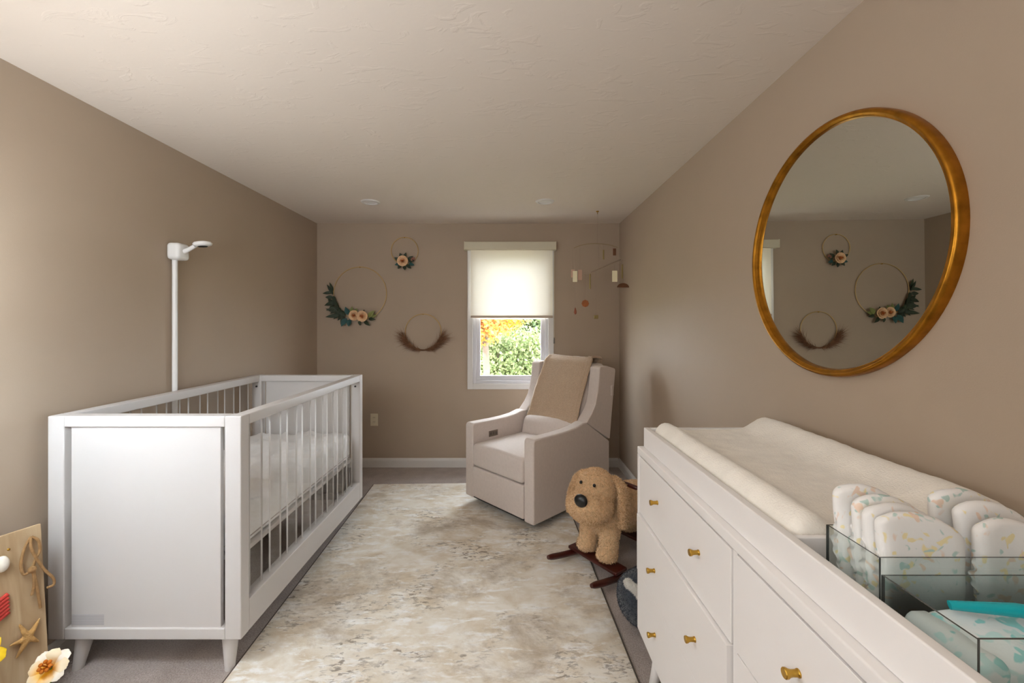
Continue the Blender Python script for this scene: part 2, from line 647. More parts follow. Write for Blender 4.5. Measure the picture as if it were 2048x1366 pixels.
def box(name, lo, hi, m, parent=None, bevel=0.0, seg=2, **k):
    bm = bmesh.new()
    bm_box(bm, lo, hi)
    if bevel:
        bmesh.ops.bevel(bm, geom=bm.edges[:], offset=bevel, segments=seg, profile=0.5, affect='EDGES')
    return from_bm(name, bm, m, parent, smooth=bool(bevel), wn=bool(bevel), **k)


def boxes(name, lst, m, parent=None, bevel=0.0, **k):
    bm = bmesh.new()
    for lo, hi in lst:
        b2 = bmesh.new()
        bm_box(b2, lo, hi)
        if bevel:
            bmesh.ops.bevel(b2, geom=b2.edges[:], offset=bevel, segments=2, profile=0.5, affect='EDGES')
        t = bpy.data.meshes.new('t')
        b2.to_mesh(t)
        b2.free()
        bm.from_mesh(t)
        bpy.data.meshes.remove(t)
    return from_bm(name, bm, m, parent, smooth=bool(bevel), wn=bool(bevel), **k)


def tube_data(pts, rad, n=10, cap=True, flat=None):
    """tube along points; rad a number or list; flat = (sx, sz) squash"""
    pts = [Vector(p) for p in pts]
    if not isinstance(rad, (list, tuple)):
        rad = [rad] * len(pts)
    V, F = [], []
    up = None
    for i, p in enumerate(pts):
        if i == 0:
            t = pts[1] - pts[0]
        elif i == len(pts) - 1:
            t = pts[-1] - pts[-2]
        else:
            t = pts[i + 1] - pts[i - 1]
        t.normalize()
        if up is None:
            up = Vector((0, 0, 1)) if abs(t.z) < 0.9 else Vector((1, 0, 0))
        s = t.cross(up)
        if s.length < 1e-6:
            s = t.orthogonal()
        s.normalize()
        up = s.cross(t).normalized()
        for k in range(n):
            a = 2 * PI * k / n
            V.append(p + (s * math.cos(a) + up * math.sin(a)) * rad[i])
    for i in range(len(pts) - 1):
        for k in range(n):
            a, b = i * n + k, i * n + (k + 1) % n
            F.append((a, b, b + n, a + n))
    if cap:
        F.append(tuple(reversed(range(n))))
        F.append(tuple(range((len(pts) - 1) * n, len(pts) * n)))
    F = [tuple(reversed(f)) for f in F]
    return [tuple(v) for v in V], F


def tube(name, pts, rad, m, parent=None, n=10, angle=50, **k):
    V, F = tube_data(pts, rad, n)
    return from_data(name, V, F, m, parent, angle=angle, **k)


def lathe_data(prof, n=24, axis='z'):
    V, F = [], []
    rings = []
    for r, z in prof:
        if r < 1e-6:
            rings.append([len(V)])
            V.append((0, 0, z))
        else:
            rings.append(list(range(len(V), len(V) + n)))
            for k in range(n):
                a = 2 * PI * k / n
                V.append((r * math.cos(a), r * math.sin(a), z))
    for a, b in zip(rings[:-1], rings[1:]):
        for k in range(n):
            k2 = (k + 1) % n
            if len(a) == 1 and len(b) == 1:
                continue
            if len(a) == 1:
                F.append((a[0], b[k2], b[k]))
            elif len(b) == 1:
                F.append((a[k], a[k2], b[0]))
            else:
                F.append((a[k], a[k2], b[k2], b[k]))
    if axis == 'x':      # local z -> -x
        V = [(-z, y, x) for x, y, z in V]
    elif axis == 'y':    # local z -> -y
        V = [(x, -z, y) for x, y, z in V]
    return V, F


def lathe(name, prof, m, parent=None, n=24, axis='z', angle=40, **k):
    V, F = lathe_data(prof, n, axis)
    return from_data(name, V, F, m, parent, angle=angle, **k)


def torus_data(Rr, r, n=64, k=8, squash=1.0):
    V, F = [], []
    for i in range(n):
        a = 2 * PI * i / n
        for j in range(k):
            b = 2 * PI * j / k
            rr = Rr + r * math.cos(b)
            V.append((rr * math.cos(a), r * math.sin(b) * squash, rr * math.sin(a)))
    for i in range(n):
        for j in range(k):
            i2, j2 = (i + 1) % n, (j + 1) % k
            F.append((i * k + j, i * k + j2, i2 * k + j2, i2 * k + j))
    return V, F


def axis_samples(lo, hi, r, nr, step):
    s = [lo + r * (1 - math.cos(PI / 2 * i / nr)) for i in range(nr)]
    n = max(1, int(round((hi - lo - 2 * r) / step)))
    mid = [lo + r + (hi - lo - 2 * r) * i / n for i in range(n + 1)]
    e = [hi - r * (1 - math.cos(PI / 2 * i / nr)) for i in reversed(range(nr))]
    return s + mid + e


def soft_box_data(lo, hi, r, step=0.05, nr=4, disp=None):
    """box with rounded edges, gridded so it can be displaced"""
    if not isinstance(r, (tuple, list)):
        r = (r, r, r)
    ax = [axis_samples(lo[i], hi[i], min(r[i], (hi[i] - lo[i]) * 0.499), nr, step) for i in range(3)]
    idx, V, F = {}, [], []

    def vert(i, j, k):
        key = (i, j, k)
        if key in idx:
            return idx[key]
        p = Vector((ax[0][i], ax[1][j], ax[2][k]))
        q = Vector([min(max(p[c], lo[c] + min(r[c], (hi[c] - lo[c]) * 0.499)), hi[c] - min(r[c], (hi[c] - lo[c]) * 0.499)) for c in range(3)])
        d = Vector([(p[c] - q[c]) / max(r[c], 1e-6) for c in range(3)])
        if d.length > 1e-9:
            d.normalize()
            p = Vector([q[c] + d[c] * r[c] for c in range(3)])
        idx[key] = len(V)
        V.append(p)
        return idx[key]

    n = [len(a) for a in ax]
    for k in (0, n[2] - 1):
        for i in range(n[0] - 1):
            for j in range(n[1] - 1):
                f = (vert(i, j, k), vert(i + 1, j, k), vert(i + 1, j + 1, k), vert(i, j + 1, k))
                F.append(f if k else tuple(reversed(f)))
    for j in (0, n[1] - 1):
        for i in range(n[0] - 1):
            for k in range(n[2] - 1):
                f = (vert(i, j, k), vert(i + 1, j, k), vert(i + 1, j, k + 1), vert(i, j, k + 1))
                F.append(tuple(reversed(f)) if j else f)
    for i in (0, n[0] - 1):
        for j in range(n[1] - 1):
            for k in range(n[2] - 1):
                f = (vert(i, j, k), vert(i, j + 1, k), vert(i, j + 1, k + 1), vert(i, j, k + 1))
                F.append(f if i else tuple(reversed(f)))
    if disp:
        V = [disp(v) for v in V]
    return [tuple(v) for v in V], F


def soft_box(name, lo, hi, r, m, parent=None, step=0.05, nr=4, disp=None, **k):
    V, F = soft_box_data(lo, hi, r, step, nr, disp)
    return from_data(name, V, F, m, parent, **k)


def prism(name, poly, x0, x1, m, parent=None, bevel=0.0, seg=3, plane='yz', **k):
    """extrude a polygon given in (y,z) along x (or (x,z) along y)"""
    bm = bmesh.new()
    if plane == 'yz':
        a = [bm.verts.new((x0, p[0], p[1])) for p in poly]
        b = [bm.verts.new((x1, p[0], p[1])) for p in poly]
    elif plane == 'xz':
        a = [bm.verts.new((p[0], x0, p[1])) for p in poly]
        b = [bm.verts.new((p[0], x1, p[1])) for p in poly]
    else:
        a = [bm.verts.new((p[0], p[1], x0)) for p in poly]
        b = [bm.verts.new((p[0], p[1], x1)) for p in poly]
    n = len(poly)
    bm.faces.new(a)
    bm.faces.new(list(reversed(b)))
    for i in range(n):
        bm.faces.new((a[i], b[i], b[(i + 1) % n], a[(i + 1) % n]))
    bmesh.ops.recalc_face_normals(bm, faces=bm.faces[:])
    if bevel:
        ed = [e for e in bm.edges if len(e.link_faces) == 2 and e.calc_face_angle(0) > R(28)]
        bmesh.ops.bevel(bm, geom=ed, offset=bevel, segments=seg, profile=0.5, affect='EDGES', clamp_overlap=True)
    return from_bm(name, bm, m, parent, smooth=bool(bevel), wn=bool(bevel), **k)


def ellipsoid_data(c, rad, nu=24, nv=14, rot=None):
    V, F = [], []
    prof = [(math.sin(PI * i / nv), -math.cos(PI * i / nv)) for i in range(nv + 1)]
    v, F = lathe_data(prof, nu)
    M = rot if rot is not None else Matrix.Identity(3)
    c = Vector(c)
    V = [tuple(c + M @ Vector((x * rad[0], y * rad[1], z * rad[2]))) for x, y, z in v]
    return V, F


def merged(parts):
    V, F = [], []
    for v, f in parts:
        o = len(V)
        V += v
        F += [tuple(i + o for i in q) for q in f]
    return V, F


def voxel_blend(name, parts, voxel, smooth_iter, m, parent=None):
    """fuse overlapping closed solids into one continuous skin"""
    V, F = merged(parts)
    me = bpy.data.meshes.new(name)
    me.from_pydata(V, [], F)
    me.update()
    t = bpy.data.objects.new('tmp', me)
    COL.objects.link(t)
    r = t.modifiers.new('r', 'REMESH')
    r.mode = 'VOXEL'
    r.voxel_size = voxel
    s = t.modifiers.new('s', 'SMOOTH')
    s.iterations = smooth_iter
    s.factor = 0.6
    dg = bpy.context.evaluated_depsgraph_get()
    dg.update()
    out = bpy.data.meshes.new_from_object(t.evaluated_get(dg))
    bpy.data.objects.remove(t, do_unlink=True)
    bpy.data.meshes.remove(me)
    out.name = name
    return from_me(name, out, m, parent)


def fuzz(name, me, count, length, m, parent, seed=1, width=0.0012, droop=0.3, curl=0.6):
    """short pile standing on a surface: thin triangles in one mesh"""
    g = np.random.default_rng(seed)
    me.calc_loop_triangles()
    nv = len(me.vertices)
    co = np.empty(nv * 3)
    me.vertices.foreach_get('co', co)
    co = co.reshape(-1, 3)
    nt_ = len(me.loop_triangles)
    tr = np.empty(nt_ * 3, dtype=np.int32)
    me.loop_triangles.foreach_get('vertices', tr)
    tr = tr.reshape(-1, 3)
    a, b, c = co[tr[:, 0]], co[tr[:, 1]], co[tr[:, 2]]
    nrm = np.cross(b - a, c - a)
    ar = np.linalg.norm(nrm, axis=1)
    nrm = nrm / np.maximum(ar[:, None], 1e-12)
    pick = g.choice(nt_, count, p=ar / ar.sum())
    u, v = g.random(count), g.random(count)
    k = u + v > 1
    u[k], v[k] = 1 - u[k], 1 - v[k]
    p = a[pick] + (b[pick] - a[pick]) * u[:, None] + (c[pick] - a[pick]) * v[:, None]
    n = nrm[pick]
    d = n + g.normal(0, curl, (count, 3)) + np.array([0, 0, -droop])
    d /= np.linalg.norm(d, axis=1)[:, None]
    s = np.cross(d, g.normal(0, 1, (count, 3)))
    s /= np.linalg.norm(s, axis=1)[:, None]
    ln = length * (0.6 + 0.8 * g.random(count))[:, None]
    base = p - n * 0.001
    vv = np.empty((count, 3, 3))
    vv[:, 0] = base - s * width
    vv[:, 1] = base + s * width
    vv[:, 2] = p + d * ln
    F = np.arange(count * 3).reshape(-1, 3)
    out = bpy.data.meshes.new(name)
    out.from_pydata(vv.reshape(-1, 3).tolist(), [], F.tolist())
    out.update()
    o = from_me(name, out, m, parent, smooth=False)
    o['kind'] = 'stuff'
    return o


def leaf_data(L, W, bend=0.2, fold=0.25, n=6):
    """pointed leaf lying along +x from the origin, surface up +z"""
    V, F = [], []
    for i in range(n + 1):
        t = i / n
        w = W * math.sin(PI * (t ** 0.8)) * 0.5 + (0.0006 if 0 < i < n else 0.0002)
        z = -bend * L * t * t
        V += [(L * t, -w, z + fold * w), (L * t, 0, z), (L * t, w, z + fold * w)]
    for i in range(n):
        a = i * 3
        F += [(a, a + 3, a + 4, a + 1), (a + 1, a + 4, a + 5, a + 2)]
    return V, F


def place(data, M):
    V, F = data
    return [tuple(M @ Vector(v)) for v in V], F


def copy_tree(o, parent=None):
    c = o.copy()
    COL.objects.link(c)
    if parent is not None:
        c.parent = parent
    for ch in list(o.children):
        copy_tree(ch, c)
    return c


# ------------------------------------------------------------------ the room
XL, XR, YF, YB, ZC = -1.79, 1.023, 3.93, -0.75, 2.265
TH = 0.12
WX0, WX1, WZ0, WZ1 = -0.34, 0.36, 0.775, 2.01     # window opening

fl = box('floor', (XL - TH, YB - TH, -0.1), (XR + TH, YF + TH, 0.0), M_carpet)
tag(fl, 'taupe wall-to-wall carpet floor', 'floor', kind='structure')
ce = box('ceiling', (XL - TH, YB - TH, ZC), (XR + TH, YF + TH, ZC + 0.1), M_ceiling)
tag(ce, 'off-white ceiling with knockdown plaster texture', 'ceiling', kind='structure')
wl = box('wall_left', (XL - TH, YB, 0.0), (XL, YF, ZC), M_wall)
tag(wl, 'taupe painted wall behind the crib', 'wall', kind='structure')
wr = box('wall_right', (XR, YB, 0.0), (XR + TH, YF, ZC), M_wall)
tag(wr, 'taupe painted wall that carries the round mirror', 'wall', kind='structure')
wb = box('wall_back', (XL - TH, YB - TH, 0.0), (XR + TH, YB, ZC), M_wall)
tag(wb, 'taupe painted wall at the near end of the room', 'wall', kind='structure')
wf = boxes('wall_far', [((XL - TH, YF, 0), (WX0, YF + TH, ZC)), ((WX1, YF, 0), (XR + TH, YF + TH, ZC)),
                        ((WX0, YF, 0), (WX1, YF + TH, WZ0)), ((WX0, YF, WZ1), (WX1, YF + TH, ZC))], M_wall)
tag(wf, 'taupe painted end wall with the window and the hoop wreaths', 'wall', kind='structure')

BBP = [(0, 0), (0.014, 0), (0.014, 0.062), (0.010, 0.074), (0.005, 0.084), (0, 0.084)]


def baseboard(name, label, p0, p1, inward):
    d = Vector(p1) - Vector(p0)
    V, F = [], []
    n = len(BBP)
    for p in (Vector(p0), Vector(p1)):
        for u, z in BBP:
            V.append((p.x + inward[0] * u, p.y + inward[1] * u, z))
    for i in range(n):
        j = (i + 1) % n
        F.append((i, j, j + n, i + n))
    F.append(tuple(range(n)))
    F.append(tuple(range(n, 2 * n)))
    o = from_data(name, V, F, M_trim, smooth=False)
    bm = bmesh.new()
    bm.from_mesh(o.data)
    bmesh.ops.recalc_face_normals(bm, faces=bm.faces[:])
    bm.to_mesh(o.data)
    bm.free()
    tag(o, label, 'baseboard', kind='structure')


baseboard('baseboard_far', 'white baseboard along the window wall', (XL + 0.014, YF, 0), (XR - 0.014, YF, 0), (0, -1))
baseboard('baseboard_left', 'white baseboard along the wall behind the crib', (XL, YB, 0), (XL, YF, 0), (1, 0))
baseboard('baseboard_right', 'white baseboard along the mirror wall', (XR, YB, 0), (XR, YF, 0), (-1, 0))

# window
win = thing('window_1', 'white vinyl double-hung window behind the armchair', 'window', (0.01, YF, WZ0), kind='structure')


def wbox(name, lo, hi, m=M_vinyl, bevel=0.003, parent=win):
    off = Vector((0.01, YF, WZ0))
    return box(name, tuple(Vector(lo) - off), tuple(Vector(hi) - off), m, parent, bevel)


CW = 0.05
wbox('casing', (WX0 - CW, YF - 0.018, WZ0 - CW), (WX0, YF, WZ1 + CW), M_trim)
wbox('casing', (WX1, YF - 0.018, WZ0 - CW), (WX1 + CW, YF, WZ1 + CW), M_trim)
wbox('casing', (WX0, YF - 0.018, WZ1), (WX1, YF, WZ1 + CW), M_trim)
wbox('casing', (WX0, YF - 0.018, WZ0 - CW), (WX1, YF, WZ0), M_trim)
FW = 0.030
wbox('frame', (WX0, YF, WZ0), (WX0 + FW, YF + 0.11, WZ1))
wbox('frame', (WX1 - FW, YF, WZ0), (WX1, YF + 0.11, WZ1))
wbox('frame', (WX0 + FW, YF, WZ0), (WX1 - FW, YF + 0.11, WZ0 + FW))
wbox('frame', (WX0 + FW, YF, WZ1 - FW), (WX1 - FW, YF + 0.11, WZ1))
gx0, gx1 = WX0 + 0.066, WX1 - 0.067
MR = 1.395
for (nm, y0, y1, z0, z1) in (('lower_sash', YF + 0.02, YF + 0.055, WZ0 + FW, MR + 0.02), ('upper_sash', YF + 0.06, YF + 0.095, MR - 0.02, WZ1 - FW)):
    off = Vector((0.01, YF, WZ0))
    L_ = []
    for lo, hi in (((WX0 + FW, y0, z0), (gx0, y1, z1)), ((gx1, y0, z0), (WX1 - FW, y1, z1)),
                   ((gx0, y0, z0), (gx1, y1, z0 + 0.042)), ((gx0, y0, z1 - 0.038), (gx1, y1, z1))):
        L_.append((tuple(Vector(lo) - off), tuple(Vector(hi) - off)))
    s = boxes(nm, L_, M_vinyl, win, 0.003)
    ym = (y0 + y1) / 2
    p = box('pane', tuple(Vector((gx0, ym - 0.002, z0 + 0.042)) - off), tuple(Vector((gx1, ym + 0.002, z1 - 0.038)) - off), M_glass, s)

w2 = thing('rear_fill_frame', 'added white casing around the fill light on the solid wall behind the camera', 'window', (-0.75, YB, 0.9), kind='structure')  # casing added to frame the rear fill light; the wall has no opening
for lo_, hi_ in (((-0.72, 0, -0.05), (-0.655, 0.02, 1.25)), ((0.655, 0, -0.05), (0.72, 0.02, 1.25)), ((-0.655, 0, 1.18), (0.655, 0.02, 1.25)), ((-0.655, 0, -0.05), (0.655, 0.02, 0.02))):
    box('casing', lo_, hi_, M_trim, w2, 0.003)

# recessed ceiling lights (switched off)
for (x, y, lb) in ((-1.065, 3.235, 'round recessed ceiling light on the crib side'), (0.27, 3.22, 'round recessed ceiling light above the armchair')):
    t = thing('recessed_light', lb, 'ceiling light', (x, y, ZC), group='recessed ceiling lights')
    lathe('trim_ring', [(0.048, -0.001), (0.052, -0.009), (0.066, -0.007), (0.072, 0.0), (0.048, 0.0)], M_trim, t, 32)
    lathe('lens', [(0, -0.004), (0.03, -0.0045), (0.048, -0.003), (0.048, -0.0005), (0, -0.0005)], M_plastic, t, 32)

# wall outlet
t = thing('wall_outlet', 'cream duplex outlet low on the window wall beside the crib', 'outlet', (-1.257, YF, 0.44))
box('cover_plate', (-0.035, -0.006, -0.057), (0.035, 0, 0.057), M_cream, t, 0.003)
for z in (-0.02, 0.02):
    r_ = soft_box('receptacle', (-0.016, -0.0085, z - 0.0135), (0.016, -0.004, z + 0.0135), (0.008, 0.002, 0.008), M_cream, t, step=0.02)
    for x in (-0.006, 0.006):
        box('slot', (x - 0.0012, -0.0092, z - 0.002), (x + 0.0012, -0.0082, z + 0.006), M_dark, r_)

# ------------------------------------------------------------------ rug
rug = thing('area_rug', 'cream and taupe distressed area rug in the middle of the carpet', 'rug', (0, 0, 0))
RA = R(1.9)
rc = Vector((-0.314, 2.285))
rug.location = (rc.x, rc.y, 0)
rug.rotation_euler = (0, 0, RA)
RW, RL = 1.53, 2.45
soft_box('pile', (-RW / 2, -RL / 2, 0.0005), (RW / 2, RL / 2, 0.010), (0.004, 0.004, 0.004), M_rug, rug, step=0.2, nr=2)
M_binding = mat('rug_binding', lin((92, 84, 76)), 0.9)
for lo, hi in (((RW / 2, -RL / 2, 0.0005), (RW / 2 + 0.006, RL / 2, 0.008)), ((-RW / 2 - 0.006, -RL / 2, 0.0005), (-RW / 2, RL / 2, 0.008))):
    box('binding', lo, hi, M_binding, rug, 0.002)

# ------------------------------------------------------------------ crib
CX0, CX1, CY0, CY1 = -1.75, -1.017, 1.60, 2.925
CZ0, CZ1 = 0.133, 0.981
crib = thing('crib', 'white crib with clear acrylic slats along the left wall', 'crib', ((CX0 + CX1) / 2, (CY0 + CY1) / 2, 0))
CO = Vector(((CX0 + CX1) / 2, (CY0 + CY1) / 2, 0))


def cbox(name, lo, hi, m=M_white, bevel=0.004, parent=crib):
    return box(name, tuple(Vector(lo) - CO), tuple(Vector(hi) - CO), m, parent, bevel)


PW, PD = 0.062, 0.052
for y0, y1 in ((CY0, CY0 + PD), (CY1 - PD, CY1)):
    near = y0 == CY0
    cbox('post', (CX0, y0, CZ0), (CX0 + PW, y1, CZ1))
    cbox('post', (CX1 - PW, y0, CZ0), (CX1, y1, CZ1))
    cbox('end_rail', (CX0 + PW, y0, CZ1 - 0.042), (CX1 - PW, y1, CZ1))
    cbox('end_rail', (CX0 + PW, y0, CZ0), (CX1 - PW, y1, CZ0 + 0.043))
    py0 = y0 + 0.008 if near else y0 + 0.02
    pn = cbox('end_panel', (CX0 + PW + 0.02, py0, CZ0 + 0.042), (CX1 - PW - 0.02, py0 + 0.018, CZ1 - 0.041), bevel=0.002)
    if near:
        st = cbox('warning_sticker', (CX0 + PW + 0.022, py0 - 0.0008, CZ0 + 0.052), (CX0 + PW + 0.145, py0, CZ0 + 0.092), M_sticker, 0.0, pn)
        st['label'] = 'small grey printed sticker in the lower corner'
    for sx in (CX0 + PW / 2, CX1 - PW / 2):
        for z in (CZ1 - 0.075, ):
            yy = y1 if near else y0
            s = 1 if near else -1
            V, F = lathe_data([(0, 0.006), (0.006, 0.006), (0.006, 0.0), (0, 0)], 10, 'y')
            o = from_data('bolt', [(v[0], -s * v[1] if False else v[1] * -s, v[2]) for v in V], F, M_dark, crib, angle=40)
            o.location = Vector((sx, yy, z)) - CO
slat_pos = [1.69 + 0.1445 * k for k in range(8)]
slat_me = None
for xs0, xs1 in ((CX1 - 0.050, CX1), (CX0, CX0 + 0.050)):
    cbox('side_rail', (xs0, CY0 + PD, CZ1 - 0.042), (xs1, CY1 - PD, CZ1))
    cbox('side_rail', (xs0, CY0 + PD, CZ0), (xs1, CY1 - PD, 0.254))
    xm = (xs0 + xs1) / 2
    for y in slat_pos:
        if slat_me is None:
            bm = bmesh.new()
            v, fs = bm_box(bm, (-0.004, 0, 0.25), (0.004, 0.088, CZ1 - 0.04))
            bmesh.ops.bevel(bm, geom=[e for e in bm.edges if abs(e.verts[0].co.z - e.verts[1].co.z) > 0.1], offset=0.0012, segments=1, affect='EDGES')
            bm.normal_update()
            for f in bm.faces:
                if abs(f.normal.x) < 0.9:
                    f.material_index = 1
            o = from_bm('slat', bm, [M_acryl, M_acryl_edge], crib, smooth=False)
            slat_me = o.data
        else:
            o = bpy.data.objects.new('slat', slat_me)
            link(o, crib)
        o.location = Vector((xm, y, 0)) - CO
# mattress support and legs
cbox('mattress_support', (CX0 + 0.052, CY0 + PD + 0.01, 0.402), (CX1 - 0.052, CY1 - PD - 0.01, 0.422), bevel=0.002)
for sx in (-1, 1):
    for sy in (-1, 1):
        cx = (CX0 + 0.095) if sx < 0 else (CX1 - (0.075 if sy < 0 else 0.15))
        cy = (CY0 + 0.055) if sy < 0 else (CY1 - 0.055)
        top, bot = 0.030, 0.017
        bx, by = cx + sx * 0.012, cy + sy * 0.022
        V = []
        for (ax, ay, z, h) in ((cx, cy, CZ0, top), (bx, by, 0.0, bot)):
            for k in range(12):
                a = 2 * PI * k / 12
                V.append((ax - CO.x + h * math.cos(a), ay - CO.y + h * 1.1 * math.sin(a), z))
        F = [tuple(range(12)), tuple(reversed(range(12, 24)))] + [(i, i + 12, (i + 1) % 12 + 12, (i + 1) % 12) for i in range(12)]
        from_data('leg', V, F, M_white, crib, angle=40)

# mattress with rumpled sheet
mx0, mx1, my0, my1, mz0, mz1 = CX0 + 0.056, CX1 - 0.056, CY0 + PD + 0.012, CY1 - PD - 0.012, 0.425, 0.590
mat_o = thing('crib_mattress', 'white rumpled sheet over the mattress inside the crib', 'mattress', ((mx0 + mx1) / 2, (my0 + my1) / 2, mz0))
MO = Vector(mat_o.location)


def mdisp(v):
    w = v + MO
    n = mnoise.noise(Vector((w.x * 6, w.y * 4, 1.0))) * 0.014 + abs(mnoise.noise(Vector((w.x * 14 + w.y * 5, w.y * 3 - w.x * 4, 3.0)))) * 0.026
    n += mnoise.noise(w * 28) * 0.0025
    rd = mnoise.noise(Vector((w.x * 7 + w.y * 3, w.y * 5 - w.x * 2, 7.0)))
    n += (1 - min(1, abs(rd) * 2.2)) ** 4 * 0.020
    top = 1.0 if v.z > 0.10 else 0.0
    if top:
        v = Vector((v.x, v.y, v.z + n))
    else:
        k = mnoise.noise(Vector((w.y * 20, w.x * 20, w.z * 8))) * 0.004
        c = Vector((v.x, v.y, 0))
        if c.length > 0:
            v = v + c.normalized() * k
    return v


soft_box('fitted_sheet', (mx0 - MO.x, my0 - MO.y, 0.0), (mx1 - MO.x, my1 - MO.y, mz1 - mz0), 0.03, M_sheet, mat_o, step=0.017, nr=4, disp=mdisp)
# thin ribbon binding round the underside and the printed tag near the crib's end
V, F = tube_data([(mx0 - MO.x - 0.001, my0 - MO.y - 0.001, 0.03), (mx1 - MO.x + 0.001, my0 - MO.y - 0.001, 0.03),
                  (mx1 - MO.x + 0.001, my1 - MO.y + 0.001, 0.03), (mx0 - MO.x - 0.001, my1 - MO.y + 0.001, 0.03), (mx0 - MO.x - 0.001, my0 - MO.y - 0.001, 0.03)], 0.0025, 6)
from_data('piping', V, F, mat('piping_grey', lin((196, 190, 188)), 0.8), mat_o)
o = box('care_tag', (mx1 - MO.x - 0.028, my0 - MO.y - 0.004, 0.085), (mx1 - MO.x - 0.004, my0 - MO.y - 0.001, 0.135), M_navy, mat_o, 0.001)
o['label'] = 'small navy printed tag'

# ------------------------------------------------------------------ baby monitor stand
mon = thing('baby_monitor', 'white overhead baby monitor camera on a pole behind the crib', 'baby monitor', (-1.771, 2.236, 0))
box('foot_plate', (-0.004, -0.12, 0.0), (0.018, 0.12, 0.012), M_plastic, mon, 0.003)
tube('pole', [(0, 0, 0.008), (0, 0, 1.69)], 0.0125, M_plastic, mon, 16)
soft_box('housing', (-0.016, -0.042, 1.668), (0.052, 0.042, 1.756), 0.018, M_plastic, mon, step=0.03)
tube('arm', [(0.045, 0, 1.712), (0.075, -0.005, 1.722), (0.115, -0.01, 1.742)], [0.012, 0.011, 0.010], M_plastic, mon, 12)
V, F = lathe_data([(0, 0.014), (0.02, 0.013), (0.038, 0.008), (0.044, 0.0), (0.04, -0.008), (0.025, -0.013), (0, -0.014)], 32)
hd = from_data('camera_head', V, F, M_plastic, mon)
hd.location = (0.155, -0.012, 1.752)
hd.rotation_euler = (0.05, -0.10, 0)
V, F = lathe_data([(0, -0.018), (0.020, -0.017), (0.024, -0.011), (0, -0.008)], 24)
from_data('lens', V, F, M_black, hd)

# ------------------------------------------------------------------ armchair
CA = math.atan2(-0.724, 0.689)
chair = thing('recliner', 'light greige upholstered swivel recliner with wing back in the corner', 'armchair', (-0.0885, 2.8875, 0), CA)
HW = 0.346
AW = 0.085
arm_prof = [(0.0, 0.066), (0.0, 0.585), (0.012, 0.603), (0.10, 0.602), (0.22, 0.600), (0.34, 0.602), (0.44, 0.610), (0.52, 0.628), (0.552, 0.628), (0.845, 0.44), (0.845, 0.066)]
for s in (-1, 1):
    a, b = (-HW, -HW + AW) if s < 0 else (HW - AW, HW)
    ar = prism('arm', arm_prof, a, b, M_uphol, chair, 0.018, 4)
    if s < 0:
        cp = box('control_panel', (b - 0.002, 0.155, 0.478), (b + 0.004, 0.245, 0.522), mat('control_grey', lin((122, 108, 96)), 0.5), ar, 0.003)
        cp['label'] = 'small grey power control panel'
        for k in range(3):
            box('button', (b + 0.003, 0.165 + k * 0.026, 0.490), (b + 0.0065, 0.183 + k * 0.026, 0.511), mat('button_dark', lin((84, 74, 66)), 0.5), ar, 0.002)
wing_prof = [(0.552, 0.622), (0.62, 0.685), (0.664, 0.745), (0.692, 0.83), (0.708, 0.92), (0.716, 1.0), (0.728, 1.012), (0.82, 1.012), (0.925, 0.985), (0.93, 0.965), (0.852, 0.452)]
for s in (-1, 1):
    a, b = (-HW, -HW + AW + 0.005) if s < 0 else (HW - AW - 0.005, HW)
    prism('wing', wing_prof, a, b, M_uphol, chair, 0.02, 4)
# back cushion between the wings, leaning
IW = HW - AW


def shear(v):
    return Vector((v.x, v.y + (v.z - 0.46) * 0.42, v.z))


def backdisp(v):
    k = 1 - (v.x / IW) ** 2
    b = -0.02 * k * math.sin(PI * min(1, max(0, (v.z - 0.46) / 0.58))) if v.y < 0.58 else 0
    return shear(Vector((v.x, v.y + b, v.z)))


soft_box('back_cushion', (-IW + 0.002, 0.535, 0.44), (IW - 0.002, 0.70, 1.02), 0.04, M_uphol, chair, step=0.06, disp=backdisp)
prism('back_shell', [(0.70, 0.30), (0.845, 0.10), (0.85, 0.44), (0.925, 0.96), (0.90, 0.99), (0.82, 0.99)], -IW, IW, M_uphol, chair, 0.012)


def lumdisp(v):
    k = 1 - (v.x / IW) ** 4
    return Vector((v.x, v.y + (v.z - 0.45) * 0.25 - (0.015 * k if v.y < 0.5 else 0), v.z - 0.018 * (v.x / IW) ** 2))


soft_box('lumbar_cushion', (-IW + 0.004, 0.475, 0.445), (IW - 0.004, 0.60, 0.612), 0.045, M_uphol, chair, step=0.04, disp=lumdisp)


def seatdisp(v):
    k = (1 - (v.x / IW) ** 2)
    return Vector((v.x, v.y, v.z + (0.014 * k if v.z > 0.40 else 0)))


soft_box('seat_cushion', (-IW + 0.004, -0.012, 0.302), (IW - 0.004, 0.56, 0.462), 0.028, M_uphol, chair, step=0.05, disp=seatdisp)
soft_box('footrest', (-IW + 0.003, -0.004, 0.078), (IW - 0.003, 0.05, 0.296), 0.012, M_uphol, chair, step=0.08)
box('under_frame', (-HW + 0.03, 0.02, 0.060), (HW - 0.03, 0.80, 0.10), M_dark, chair)
lathe('swivel_base', [(0, 0.011), (0.26, 0.011), (0.27, 0.02), (0.26, 0.03), (0.09, 0.035), (0.08, 0.062), (0, 0.062)], M_black, chair, 40, loc=(0, 0.42, 0))
box('side_lever', (HW - 0.002, 0.86, 0.78), (HW + 0.008, 0.89, 0.86), M_uphol, chair, 0.004)

